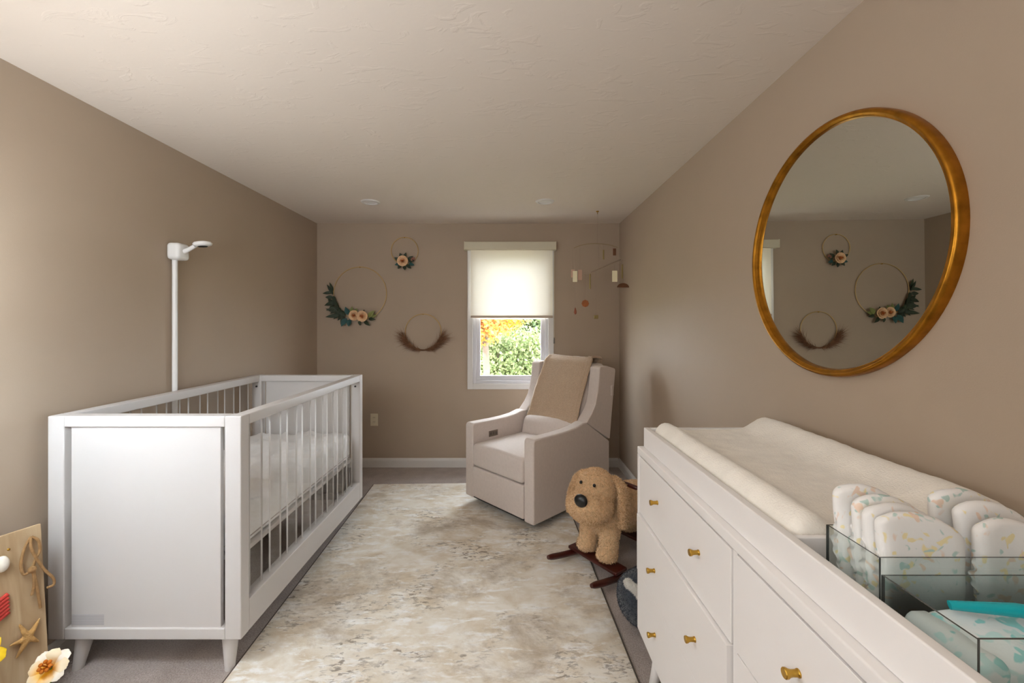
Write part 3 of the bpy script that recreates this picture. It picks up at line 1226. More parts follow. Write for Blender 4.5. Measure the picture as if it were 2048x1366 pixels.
# throw blanket hung over the back of the chair
thr = thing('throw_blanket', 'tan knitted throw blanket draped over the back of the recliner', 'blanket', (-0.0885, 2.8875, 0), CA)
path = []
for i in range(26):
    q = i / 25.0
    z = 0.575 + (1.035 - 0.575) * q
    bul = -0.02 * math.sin(PI * min(1, (z - 0.46) / 0.58))
    path.append((0.522 + (z - 0.46) * 0.42 + bul + (-0.012 if z < 0.62 else 0), z))
y0, z0 = path[-1]
for i in range(1, 9):
    a = PI * 0.5 * i / 8
    path.append((y0 + 0.03 * math.sin(a) + 0.01 * i / 8, z0 + 0.022 * math.sin(a)))
y0, z0 = path[-1]
for i in range(1, 10):
    path.append((y0 + 0.014 * i, z0 - 0.0005 * i * i * 0.3))
y0, z0 = path[-1]
for i in range(1, 7):
    path.append((y0 + 0.012 * math.sin(PI / 2 * i / 6), z0 - 0.05 * i))
nx = 44
V, F = [], []
for layer in (0, 1):
    for i, (y, z) in enumerate(path):
        q = min(1.0, i / 25.0)
        xa, xb = -0.238 + 0.015 * q, 0.258 - 0.006 * q
        for j in range(nx + 1):
            u = j / nx
            if i >= 26:
                xb = min(xb, 0.252 - 0.03 * min(1, (i - 25) / 6))
            x = xa + (xb - xa) * u
            edge = max(0.0, (u - 0.80) / 0.20)
            fold = 0.016 * edge * (0.5 + 0.5 * math.sin(u * 95 + z * 3)) + 0.006 * math.exp(-((u - 0.03) / 0.03) ** 2)
            nz = mnoise.noise(Vector((x * 18, i * 0.35, 0))) * 0.004
            hem = 0.012 * mnoise.noise(Vector((x * 12, 0, 5))) if i == 0 else 0
            t_ = (0.0 if layer == 0 else 0.007)
            wob = 0.006 * mnoise.noise(Vector((z * 20, u * 2, 9)))
            off = fold + nz + 0.004 + t_
            if i < 26:
                V.append((x + wob, y - off, z + hem - 0.018 * u + off * 0.3 + 0.018 * q * u))
            else:
                V.append((x + wob, y, z + off))
n1 = len(path) * (nx + 1)
for i in range(len(path) - 1):
    for j in range(nx):
        a = i * (nx + 1) + j
        F.append((a, a + nx + 1, a + nx + 2, a + 1))
        b = a + n1
        F.append((b, b + 1, b + nx + 2, b + nx + 1))
for j in range(nx):
    F.append((j, j + 1, j + 1 + n1, j + n1))
    a = (len(path) - 1) * (nx + 1) + j
    F.append((a, a + n1, a + 1 + n1, a + 1))
for i in range(len(path) - 1):
    a = i * (nx + 1)
    F.append((a, a + n1, a + n1 + nx + 1, a + nx + 1))
    b = a + nx
    F.append((b, b + nx + 1, b + n1 + nx + 1, b + n1))
cl = from_data('cloth', V, F, M_throw, thr)
bm = bmesh.new()
bm.from_mesh(cl.data)
bmesh.ops.recalc_face_normals(bm, faces=bm.faces[:])
bm.to_mesh(cl.data)
bm.free()

# ------------------------------------------------------------------ rolled window shade
sh = thing('window_shade', 'cream fabric window shade pulled halfway down over the window', 'window shade', (0.01, YF, 1.386))
SO = Vector((0.01, YF, 1.386))


def sbox(name, lo, hi, m, bevel=0.0):
    return box(name, tuple(Vector(lo) - SO), tuple(Vector(hi) - SO), m, sh, bevel)


v_ = sbox('valance', (-0.412, YF - 0.075, 2.010), (0.424, YF - 0.0, 2.082), M_pale_fabric, 0.004)
sbox('end_cap', (-0.416, YF - 0.077, 2.008), (-0.408, YF, 2.084), M_cream, 0.002)
sbox('end_cap', (0.420, YF - 0.077, 2.008), (0.428, YF, 2.084), M_cream, 0.002)
# softly pleated cloth
V, F = [], []
npl = 40
for i in range(npl + 1):
    z = 1.40 + (2.02 - 1.40) * i / npl
    yy = YF - 0.034 + (0.0012 if i % 2 else -0.0012)
    V += [(-0.357 - SO.x, yy - SO.y, z - SO.z), (0.398 - SO.x, yy - SO.y, z - SO.z)]
for i in range(npl):
    F.append((i * 2, i * 2 + 1, i * 2 + 3, i * 2 + 2))
cloth = from_data('shade_cloth', V, F, M_shade, sh)
sbox('bottom_rail', (-0.358, YF - 0.042, 1.386), (0.399, YF - 0.026, 1.408), mat('shade_rail', lin((196, 176, 156)), 0.5), 0.003)
tube('pull_cord', [(0.412 - SO.x, YF - 0.03 - SO.y, 2.02 - SO.z), (0.413 - SO.x, YF - 0.03 - SO.y, 1.2 - SO.z)], 0.0016, M_cream, sh, 6)
tube('cord_toggle', [(0.413 - SO.x, YF - 0.03 - SO.y, 1.205 - SO.z), (0.413 - SO.x, YF - 0.03 - SO.y, 1.15 - SO.z)], [0.005, 0.008], mat('toggle_grey', lin((120, 112, 104)), 0.5), sh, 10)


# ------------------------------------------------------------------ hoop wreaths
def rose(parent, c, r, seed):
    g = random.Random(seed)
    outer, inner = [], []
    for ring, (n, rr, tilt, ln) in enumerate(((5, 0.22, 1.20, 0.92), (5, 0.20, 0.85, 0.80), (4, 0.14, 0.5, 0.72), (3, 0.06, 0.2, 0.68))):
        for k in range(n):
            a = 2 * PI * k / n + ring * 0.6 + g.uniform(-0.15, 0.15)
            V, F = [], []
            w = r * (0.95 - 0.15 * ring)
            for i in range(5):
                t = i / 4
                half = w * 0.86 * math.sin(PI * (0.18 + 0.62 * t)) ** 0.6
                for j in range(5):
                    s = (j - 2) / 2
                    cup = 0.35 * half * s * s
                    rad = r * rr + math.sin(tilt) * t * r * ln - cup * 0.7 + (0.12 * r * t * t if ring < 2 else 0)
                    hgt = math.cos(tilt) * t * r * ln + cup * 0.4 - (0.1 * r * t ** 3 if ring == 0 else 0)
                    lat = half * s
                    V.append((rad * math.cos(a) - lat * math.sin(a), -hgt, rad * math.sin(a) + lat * math.cos(a)))
            for i in range(4):
                for j in range(4):
                    q = i * 5 + j
                    F.append((q, q + 1, q + 6, q + 5))
            (outer if ring < 3 else inner).append((V, F))
    V, F = merged(outer)
    o = from_data('rose', V, F, M_petal, parent, loc=c)
    o['label'] = 'peach fabric rose'
    V, F = merged(inner)
    from_data('rose_heart', V, F, M_petal_in, o)
    return o


def leaf(parent, pos, ang, L, W, m, tip=0.25, bend=0.15):
    """leaf on the wall: ang measured in the wall plane from +x towards +z, tip lifts off the wall"""
    M = Matrix.Translation(Vector(pos)) @ Matrix.Rotation(-ang, 4, 'Y') @ Matrix.Rotation(-tip, 4, 'Z') @ Matrix.Rotation(PI / 2, 4, 'X')
    V, F = place(leaf_data(L, W, bend), M)
    return from_data('leaf', V, F, m, parent)


def hoop(name, label, cx, cz, r, wire=0.0034):
    t = thing(name, label, 'wreath', (cx, YF - 0.012, cz), group='gold hoop wreaths on the window wall')
    V, F = torus_data(r, wire, 72, 8)
    from_data('hoop', V, F, M_wire, t)
    V, F = lathe_data([(0, 0.010), (0.004, 0.009), (0.004, 0.0), (0.002, -0.011), (0, -0.012)], 12, 'y')
    from_data('nail', V, F, M_brass, t, loc=(0, 0, r - 0.004))
    return t


h1 = hoop('hoop_wreath', 'largest gold hoop wreath with two peach roses and dark leaves', -1.386, 1.614, 0.245)
g = random.Random(3)
for k in range(24):
    a = R(175 + 62 * (k / 23.0))
    p = (0.245 * math.cos(a), -0.008 - 0.008 * g.random(), 0.245 * math.sin(a))
    out = a + g.choice((-1, 1)) * g.uniform(0.3, 1.0) - 0.5
    leaf(h1, p, out if g.random() < 0.8 else a + PI * 0.6, g.uniform(0.06, 0.105), g.uniform(0.022, 0.034), M_leafdark, g.uniform(0.1, 0.5))
for (x, z, an, L_, W_, m) in ((-0.13, -0.21, 2.3, 0.09, 0.04, M_leafdark), (-0.12, -0.23, 4.2, 0.09, 0.05, M_leafteal), (-0.10, -0.20, 1.9, 0.08, 0.045, M_leafteal),
                              (-0.09, -0.24, 4.6, 0.07, 0.045, M_leafteal), (-0.07, -0.20, 1.5, 0.08, 0.04, M_leaflight), (-0.05, -0.20, 1.1, 0.07, 0.04, M_leaflight),
                              (0.04, -0.21, 1.5, 0.06, 0.03, M_leafdark), (0.08, -0.22, 0.75, 0.09, 0.045, M_leaflight), (0.09, -0.22, 0.25, 0.08, 0.035, M_leaflight),
                              (0.08, -0.235, -0.1, 0.075, 0.03, M_leafdark), (0.04, -0.25, -0.7, 0.08, 0.035, M_leafdark), (-0.18, -0.20, 3.3, 0.13, 0.035, M_leafdark),
                              (-0.2, -0.17, 2.9, 0.11, 0.03, M_leafdark), (0.0, -0.25, -1.4, 0.05, 0.03, M_leafdark)):
    leaf(h1, (x, -0.012, z), an, L_, W_, m, 0.35)
rose(h1, (-0.046, -0.022, -0.205), 0.040, 1)
rose(h1, (0.030, -0.026, -0.213), 0.043, 2)

h2 = hoop('hoop_wreath', 'smallest gold hoop wreath with one peach rose near the ceiling', -0.972, 2.009, 0.125)
for (x, z, an, L_, W_, m) in ((-0.03, -0.10, 2.6, 0.07, 0.035, M_leafdark), (-0.03, -0.12, 3.4, 0.06, 0.03, M_leafteal), (-0.02, -0.08, 1.9, 0.06, 0.035, M_leafdark),
                              (0.0, -0.07, 1.2, 0.055, 0.03, M_leafdark), (0.03, -0.09, 0.6, 0.065, 0.032, M_leafdark), (0.04, -0.10, 0.1, 0.06, 0.03, M_leafdark),
                              (0.02, -0.13, -0.7, 0.06, 0.03, M_leafdark), (0.04, -0.12, -0.3, 0.06, 0.03, M_leafteal), (-0.03, -0.13, 4.1, 0.05, 0.03, M_leafdark), (0.0, -0.14, -1.4, 0.045, 0.03, M_leafdark)):
    leaf(h2, (x, -0.012, z), an, L_, W_, m, 0.35)
rose(h2, (-0.012, -0.024, -0.098), 0.042, 5)
M_dusty = mat('dusty_pink_bud', lin((150, 98, 82)), 0.8, vary=0.2, vscale=60)
for k in range(5):
    leaf(h2, (0.075 + 0.004 * k, -0.015, -0.092), 0.2 + k * 0.7, 0.035, 0.018, M_dusty, 0.5)

h3 = hoop('hoop_wreath', 'gold hoop wreath with brown pampas tufts at both sides', -0.80, 1.2556, 0.167)
for s in (-1, 1):
    gg = random.Random(20 + s)
    parts = []
    for k in range(620):
        t_ = gg.random()
        a = R(-86 + 66 * t_)      # from the bottom of the hoop up one side
        p = Vector((s * 0.167 * math.cos(a), -0.004 - 0.012 * gg.random(), 0.167 * math.sin(a)))
        outw = Vector((s * math.cos(a), 0, math.sin(a)))
        ln = (0.05 + 0.085 * t_) * gg.uniform(0.45, 1.2)
        f_ = R(44 + gg.gauss(0, 22) - 30 * (1 - t_))
        d = Vector((s * math.cos(f_), gg.uniform(-0.35, 0.05), math.sin(f_))).normalized()
        m_ = p + d * ln * 0.55 + outw * 0.004
        e = p + d * ln + outw * 0.012 * gg.random() - Vector((0, 0, 0.006))
        wv = d.cross(Vector((gg.uniform(-1, 1), 1, gg.uniform(-1, 1)))).normalized() * 0.0011
        V = [tuple(p - wv), tuple(p + wv), tuple(m_ + wv * 0.8), tuple(m_ - wv * 0.8), tuple(e)]
        parts.append((V, [(0, 1, 2, 3), (3, 2, 4)]))
    V, F = merged(parts)
    o = from_data('pampas_tuft', V, F, M_pampas, h3, smooth=False)
    o['kind'] = 'stuff'
pts = [(0.167 * math.cos(a), -0.006, 0.167 * math.sin(a)) for a in [R(200 + 140 * i / 24) for i in range(25)]]
tube('stem_wrap', pts, [0.003 + 0.004 * math.sin(PI * i / 24) for i in range(25)], M_pampas, h3, 8)

# ------------------------------------------------------------------ hanging mobile
mob = thing('hanging_mobile', 'wooden baby mobile with hanging tiles and discs in the corner by the window', 'mobile', (0.75, 3.50, ZC))


def mp(px, py, dy=0.0):
    """point of the mobile in its own frame (metres), from its layout seen face on"""
    y = 3.50 + dy
    return Vector(((px - 1019) / 845 * y - 0.75, dy, 1.33 - (py - 648) / 845 * y - ZC))


def thread(p, q, r=0.0007):
    V, F = tube_data([p, q], r, 5)
    return from_data('thread', V, F, M_rodwood, mob)


lathe('ceiling_hook', [(0, 0.0), (0.012, 0.0), (0.012, -0.006), (0.003, -0.01), (0.003, -0.025), (0, -0.026)], M_brass, mob, 12, loc=tuple(mp(1195, 447)[:2]) + (0,))
top_l, top_m, top_r = mp(1148, 495), mp(1188, 487), mp(1234, 494)
hook = Vector((mp(1195, 447).x, 0, -0.024))
thread(hook, mp(1195, 487))
tube('wire_arc', [mp(1148, 496), mp(1160, 491), mp(1174, 488), mp(1190, 487), mp(1208, 488), mp(1224, 491), mp(1235, 495)], 0.0018, M_olive, mob, 8)
rod_a, rod_b = mp(1181, 545, -0.06), mp(1241, 519, 0.06)
tube('wooden_rod', [rod_a, rod_b], 0.005, M_rodwood, mob, 10)
thread(mp(1198, 488), mp(1198, 538, -0.02))


def tile(px, py, w, h, m, dy=0.0, th=0.006, name='tile', from_y=None):
    c = mp(px, py, dy)
    box(name, (c.x - w / 2, c.y - th / 2, c.z - h / 2), (c.x + w / 2, c.y + th / 2, c.z + h / 2), m, mob, 0.002)
    if from_y is not None:
        thread(c + Vector((0, 0, h / 2)), mp(px, from_y, dy))


tile(1145.5, 547, 0.028, 0.066, M_peachtile, 0.01, from_y=497)
tile(1150, 553, 0.036, 0.090, M_creamtile, -0.02, 0.008, from_y=497)
tile(1160, 550, 0.034, 0.086, M_peachtile, 0.02, from_y=492)
tile(1229.5, 552.5, 0.042, 0.092, M_creamtile, -0.02, 0.008, from_y=523)
tile(1229, 504, 0.026, 0.058, M_umber, 0.02, from_y=493)
for (px, y0, y1, dy, top) in ((1180, 548, 578, -0.06, 546), (1207, 500, 519, 0.02, 488), (1244.5, 529, 557, 0.05, 520)):
    tube('brass_tube', [mp(px, y1, dy), mp(px, y0, dy)], 0.0065, M_olive, mob, 12)
    thread(mp(px, y0, dy), mp(px, top, dy))
c = mp(1170.5, 607, -0.03)
V, F = lathe_data([(0, 0.004), (0.028, 0.004), (0.031, 0.0), (0.028, -0.004), (0, -0.004)], 8, 'y')
from_data('amber_disc', V, F, M_amber, mob, loc=tuple(c), angle=30)
thread(c + Vector((0, 0, 0.029)), mp(1170.5, 549, -0.03))
c = mp(1150.5, 622, -0.02)
V, F = lathe_data([(0, -0.03), (0.008, -0.024), (0.012, -0.012), (0.009, 0.006), (0.003, 0.026), (0, 0.03)], 14)
from_data('drop_bead', V, F, mat('mobile_terracotta', lin((150, 80, 54)), 0.5), mob, loc=tuple(c))
thread(c + Vector((0, 0, 0.028)), mp(1150.5, 566, -0.02))
tile(1192, 634, 0.036, 0.03, M_olive, 0.0, 0.01, 'brass_block', from_y=541)
# half moon at the right end
c = mp(1246, 572, 0.05)
poly = [(0.05 * math.cos(a), 0.036 * math.sin(a) - 0.012) for a in [PI * i / 14 for i in range(15)]]
o = prism('half_moon', poly, -0.006, 0.006, M_umber, mob, 0.002, 2, 'xz')
o.location = c
thread(c + Vector((0, 0, 0.02)), mp(1246, 557, 0.05))

# ------------------------------------------------------------------ round mirror
MYC, MZC, MRAD = 1.338, 1.566, 0.40
mir = thing('round_mirror', 'large round mirror in a gold frame above the dresser', 'mirror', (XR, MYC, MZC))
# profile (radius, distance out from wall)
prof = [(MRAD - 0.024, 0.002), (MRAD, 0.0), (MRAD + 0.001, 0.018), (MRAD - 0.002, 0.026), (MRAD - 0.006, 0.0285), (MRAD - 0.012, 0.0275), (MRAD - 0.016, 0.022), (MRAD - 0.020, 0.0215), (MRAD - 0.024, 0.012), (MRAD - 0.024, 0.002)]
V, F = lathe_data(prof, 128, 'x')
o = from_data('gold_frame', V, F, M_gold, mir, angle=60)
V, F = lathe_data([(0, 0.0115), (MRAD - 0.022, 0.0115)], 96, 'x')
o = from_data('mirror_glass', V, F, M_mirror, mir, smooth=False)
o.rotation_euler = (0, -0.006, -0.005)     # hangs a hair out of true
V, F = lathe_data([(0, 0.003), (MRAD - 0.023, 0.003)], 64, 'x')
from_data('backing', V, F, M_dark, mir, smooth=False)

# ------------------------------------------------------------------ dresser
DXF, DXB, DY0, DY1, DZT = 0.488, 1.003, 0.225, 1.615, 0.865
DZB = 0.172
dr = thing('dresser', 'white drawer dresser with brass knobs under the round mirror', 'dresser', ((DXF + DXB) / 2, (DY0 + DY1) / 2, 0))
DO = Vector(((DXF + DXB) / 2, (DY0 + DY1) / 2, 0))


def dbox(name, lo, hi, m=M_dresser, bevel=0.003, parent=dr):
    return box(name, tuple(Vector(lo) - DO), tuple(Vector(hi) - DO), m, parent, bevel)


dbox('top', (DXF, DY0, DZT - 0.028), (DXB, DY1, DZT), bevel=0.004)
dbox('side_panel', (DXF, DY1 - 0.022, DZB), (DXB, DY1, DZT - 0.028))
dbox('side_panel', (DXF, DY0, DZB), (DXB, DY0 + 0.022, DZT - 0.028))
dbox('bottom_panel', (DXF, DY0 + 0.022, DZB), (DXB, DY1 - 0.022, DZB + 0.022))
dbox('back_panel', (DXB - 0.01, DY0 + 0.022, DZB + 0.022), (DXB, DY1 - 0.022, DZT - 0.028), bevel=0)
YM = 0.921
dbox('divider', (DXF + 0.004, YM - 0.009, DZB + 0.022), (DXB - 0.012, YM + 0.009, DZT - 0.028), bevel=0.001)
dbox('dark_panel', (DXF + 0.03, DY0 + 0.022, DZB + 0.03), (DXF + 0.035, DY1 - 0.022, DZT - 0.03), M_dark, 0)  # near-black sheet just behind the drawer fronts, seen through their gaps
knob_prof = [(0, 0.0), (0.0070, 0.0), (0.0070, 0.002), (0.0058, 0.004), (0.0056, 0.012), (0.0066, 0.017), (0.0086, 0.0205), (0.0088, 0.0245), (0.0078, 0.0258), (0, 0.026)]
kV, kF = lathe_data(knob_prof, 20, 'x')
knob_me = None
rows = []
zt, zb = DZT - 0.031, DZB + 0.025
hgt = (zt - zb) / 3
for c_, (y0, y1) in enumerate(((YM + 0.012, DY1 - 0.025), (DY0 + 0.025, YM - 0.012))):
    for r_ in range(3):
        z1 = zt - r_ * hgt - 0.0015
        z0 = zt - (r_ + 1) * hgt + 0.0015
        out = 0.010 if (c_ == 0 and r_ == 1) else (0.008 if (c_ == 0 and r_ == 2) else 0.0)
        df = dbox('drawer', (DXF - out + 0.001, y0, z0), (DXF - out + 0.02, y1, z1), bevel=0.0015)
        if out:
            dbox('drawer_side', (DXF - out + 0.02, y0 + 0.02, z0 + 0.02), (DXF + 0.28, y0 + 0.032, z1 - 0.03), bevel=0.001, parent=df)
            dbox('drawer_side', (DXF - out + 0.02, y1 - 0.032, z0 + 0.02), (DXF + 0.28, y1 - 0.02, z1 - 0.03), bevel=0.001, parent=df)
        for ky in (y0 + 0.158, y1 - 0.195):
            if knob_me is None:
                k_ = from_data('knob', kV, kF, M_brass, df, angle=30)
                knob_me = k_.data
            else:
                k_ = bpy.data.objects.new('knob', knob_me)
                link(k_, df)
            k_.location = Vector((DXF - out + 0.001, ky, (z0 + z1) / 2 + (0.012 if r_ == 0 else 0))) - DO
for (x, y, sx, sy) in ((DXF + 0.07, DY1 - 0.08, -1, 1), (DXF + 0.07, DY0 + 0.08, -1, -1), (DXB - 0.07, DY1 - 0.08, 1, 1), (DXB - 0.07, DY0 + 0.08, 1, -1)):
    tube('leg', [Vector((x + sx * 0.03, y + sy * 0.02, 0.0)) - DO, Vector((x, y, DZB)) - DO], [0.015, 0.026], M_dresser, dr, 14)

# changing tray on the dresser
TX0, TX1, TY0, TY1, TZ1 = 0.508, 1.0, 0.24, 1.60, 0.939
tr = thing('changing_tray', 'white open changing tray fixed on top of the dresser', 'tray', ((TX0 + TX1) / 2, (TY0 + TY1) / 2, DZT))
TO = Vector(((TX0 + TX1) / 2, (TY0 + TY1) / 2, DZT))


def tbox(name, lo, hi, m=M_dresser, bevel=0.003):
    return box(name, tuple(Vector(lo) - TO), tuple(Vector(hi) - TO), m, tr, bevel)


WT = 0.020
tbox('tray_wall', (TX0, TY0, DZT + 0.0005), (TX0 + WT, TY1, TZ1))
tbox('tray_wall', (TX1 - WT, TY0, DZT + 0.0005), (TX1, TY1, TZ1))
tbox('tray_wall', (TX0 + WT, TY1 - WT, DZT + 0.0005), (TX1 - WT, TY1, TZ1))
tbox('tray_wall', (TX0 + WT, TY0, DZT + 0.0005), (TX1 - WT, TY0 + WT, TZ1))
tbox('tray_floor', (TX0 + WT, TY0 + WT, DZT + 0.0005), (TX1 - WT, TY1 - WT, DZT + 0.008), bevel=0)
YD = 0.79
tbox('tray_divider', (TX0 + WT, YD - 0.012, DZT + 0.008), (TX1 - WT, YD, TZ1 - 0.002))

# contoured changing pad
PX0, PX1, PY0, PY1 = TX0 + WT + 0.003, TX1 - WT - 0.003, YD + 0.004, TY1 - WT - 0.003
pz0 = DZT + 0.009
pad = thing('changing_pad', 'cream fleece contoured changing pad lying in the tray', 'changing pad', ((PX0 + PX1) / 2, (PY0 + PY1) / 2, pz0))
PO = Vector(pad.location)


def paddisp(v):
    w = v + PO
    u = (w.x - PX0) / (PX1 - PX0)
    if v.z > 0.02:
        # low near roll, wide dip, tall roll against the wall
        roll = 0.030 * math.exp(-((u - 0.10) / 0.085) ** 2) + 0.052 * math.exp(-((u - 0.90) / 0.13) ** 2) + 0.004
        t_ = (w.y - PY0) / (PY1 - PY0)
        endf = min(1.0, 0.55 + 3.0 * min(t_, 1 - t_)) if True else 1
        k = (v.z - 0.02) / 0.045
        dz = roll * k * (0.75 + 0.25 * endf)
        dz += mnoise.noise(w * 9) * 0.004 * k + mnoise.noise(w * 45) * 0.0022 * k
        v = Vector((v.x, v.y, v.z + dz))
    return v


po = soft_box('pad_cover', (PX0 - PO.x, PY0 - PO.y, 0.0), (PX1 - PO.x, PY1 - PO.y, 0.064), (0.028, 0.028, 0.028), M_sherpa, pad, step=0.012, nr=5, disp=paddisp)


# acrylic caddies
def caddy(label, x0, x1, y0, y1, z0, z1):
    t = thing('acrylic_caddy', label, 'organizer', ((x0 + x1) / 2, (y0 + y1) / 2, z0), group='clear organizers in the tray')
    o_ = Vector(t.location)
    th = 0.003
    for nm, lo, hi, nax in (('side', (x0, y0, z0), (x0 + th, y1, z1), 0), ('side', (x1 - th, y0, z0), (x1, y1, z1), 0),
                            ('side', (x0 + th, y0, z0), (x1 - th, y0 + th, z1), 1), ('side', (x0 + th, y1 - th, z0), (x1 - th, y1, z1), 1),
                            ('base', (x0 + th, y0 + th, z0), (x1 - th, y1 - th, z0 + th), 2)):
        bm = bmesh.new()
        bm_box(bm, tuple(Vector(lo) - o_), tuple(Vector(hi) - o_))
        bm.normal_update()
        for f in bm.faces:
            if abs(f.normal[nax]) < 0.5:
                f.material_index = 1
        from_bm(nm, bm, [M_caddy, M_caddy_edge], t, smooth=False)
    return t


TF = DZT + 0.0085
caddy('clear acrylic organizer holding the standing diapers', 0.556, 0.975, 0.636, 0.742, TF, 0.978)
caddy('clear acrylic organizer holding the wipes packs', 0.556, 0.975, 0.502, 0.632, TF, 0.955)

# diapers: folded, standing on edge
ddata = {}


def diaper(label, xc, yc, w, top, rz, tilt, mi, seed):
    t = thing('folded_diaper', label, 'diaper', (xc, yc, TF + 0.0035), rz, 'folded diapers in the organizer')
    t.rotation_euler = (tilt, 0, rz)
    h = top - TF - 0.0035

    def dd(v):
        u = v.x / (w / 2)
        k = v.z / h
        puff = 0.92 + 0.18 * math.sin(PI * k) + 0.10 * mnoise.noise(Vector((v.x * 30 + seed, v.z * 25, seed)))
        y = v.y * puff + 0.006 * mnoise.noise(Vector((v.x * 12, v.z * 10, seed * 2.0)))
        z = v.z - 0.022 * (u * u) * max(0, k) - 0.012 * u * k + 0.002 * mnoise.noise(Vector((v.x * 60, v.y * 80, seed)))
        x = v.x * (1 - 0.12 * (1 - k))
        return Vector((x, y, z))

    soft_box('absorbent_pad', (-w / 2, -0.0105, 0.0), (w / 2, 0.0105, h), (0.016, 0.010, 0.010), M_diaper[mi], t, step=0.012, nr=4, disp=dd)
    # gathered leg ruffle on the near edge
    V, F = [], []
    n = 46
    for i in range(n + 1):
        k = i / n
        z = 0.01 + (h - 0.03) * k
        for j in range(4):
            q = j / 3
            V.append((-w / 2 * (1 - 0.12 * (1 - k)) + 0.004 - 0.012 * q * math.sin(PI * min(1, k * 1.1)), 0.003 * math.sin(i * 0.8 + seed) * q + 0.002 * math.sin(i * 0.35), z - 0.018 * k + 0.004 * q))
    for i in range(n):
        for j in range(3):
            a = i * 4 + j
            F.append((a, a + 1, a + 5, a + 4))
    o = from_data('leg_ruffle', V, F, M_diaper[(mi + 1) % 3], t)
    return t


diaper('folded printed diaper at the back left, beside the changing pad', 0.622, 0.726, 0.112, 1.050, -0.10, -0.05, 0, 1)
diaper('second folded diaper from the back in the left row', 0.634, 0.702, 0.122, 1.043, -0.05, -0.04, 1, 2)
diaper('third folded diaper from the back in the left row', 0.632, 0.678, 0.128, 1.040, 0.03, -0.03, 2, 3)
diaper('front folded diaper of the left row behind the clear wall', 0.637, 0.654, 0.134, 1.036, 0.0, -0.02, 0, 4)
diaper('back folded diaper of the right row near the wall', 0.785, 0.722, 0.128, 1.046, 0.03, -0.04, 1, 5)
diaper('middle folded diaper of the right row', 0.792, 0.690, 0.128, 1.038, 0.02, -0.03, 2, 6)
diaper('front folded diaper of the right row behind the clear wall', 0.782, 0.655, 0.130, 1.026, 0.05, -0.02, 1, 7)


# wipes packs
def wipes(label, xc, yc, zc, sx, sy, sz, rot, seed):
    t = thing('wipes_pack', label, 'wipes', (xc, yc, zc), rot[2], 'wipes packs in the organizer')
    t.rotation_euler = rot

    def dd(v):
        return v + Vector((0, 0, 0.004 * mnoise.noise(Vector((v.x * 25 + seed, v.y * 25, seed))) + 0.010 * (1 - (2 * v.x / sx) ** 2) * (1 if v.z > sz * 0.5 else 0)))

    soft_box('film_pack', (-sx / 2, -sy / 2, 0), (sx / 2, sy / 2, sz), 0.014, M_wipes, t, step=0.012, nr=4, disp=dd)
    for s in (-1, 1):
        V, F = [], []
        n = 20
        for i in range(n + 1):
            y = -sy / 2 + 0.008 + (sy - 0.016) * i / n
            for j in range(3):
                V.append((s * (sx / 2 - 0.004 + 0.010 * j), y, sz * 0.45 + 0.003 * math.sin(i * 1.1) * j))
        for i in range(n):
            for j in range(2):
                a = i * 3 + j
                F.append((a, a + 1, a + 4, a + 3))
        from_data('sealed_end', V, F, M_wipes, t)
    return t


w1 = wipes('white wipes pack with pale teal print and a teal strip', 0.745, 0.570, TF + 0.005, 0.30, 0.095, 0.034, (0.18, 0.0, 0.0), 2)
tube('teal_strip', [(-0.125, 0.035, 0.050), (-0.06, 0.012, 0.064), (0.02, -0.012, 0.066), (0.10, -0.036, 0.060)], [0.006, 0.009, 0.010, 0.007], M_teal, w1, 10)
w2 = wipes('white wipes pack pushed into the left end of the organizer', 0.592, 0.566, TF + 0.0045, 0.045, 0.105, 0.030, (0.0, 0.10, 0.06), 6)

# ------------------------------------------------------------------ rocking dog
DFWD = Vector((-0.80, -0.60, 0))           # where the body points
dog_ang = math.atan2(-DFWD.x, DFWD.y)      # local +y = forward
dog = thing('rocking_dog', 'tan plush rocking dog on red wooden rockers beside the recliner', 'rocking toy', (0.605, 2.385, 0), math.atan2(DFWD.y, DFWD.x))
# local frame: +x forward, +y to the dog's left side, z up
rockz = 0.016


def ski(sy):
    pts, rr = [], []
    n = 40
    for i in range(n + 1):
        x = -0.36 + 0.74 * i / n
        z = 0.0265 + 0.30 * x * x
        e = min(i, n - i)
        pts.append((x, sy, z))
        rr.append(0.0165 * (0.62, 0.88, 0.97, 1.0)[min(e, 3)])
    return tube('rocker', pts, rr, M_wood_red, dog, 14)


for sy in (-0.155, 0.155):
    ski(sy)
for x in (0.17, -0.20):
    soft_box('cross_board', (x - 0.045, -0.17, 0.060), (x + 0.045, 0.17, 0.078), 0.006, M_wood_red, dog, step=0.1)
# head direction in the dog's frame (head turns a little towards the room)
Hc = Vector((0.192, 0.008, 0.408))
hyaw = R(16)
HM = Matrix.Rotation(hyaw, 3, 'Z') @ Matrix.Rotation(R(-7), 3, 'Y')


def hp(x, y, z):
    return Hc + HM @ Vector((x, y, z))


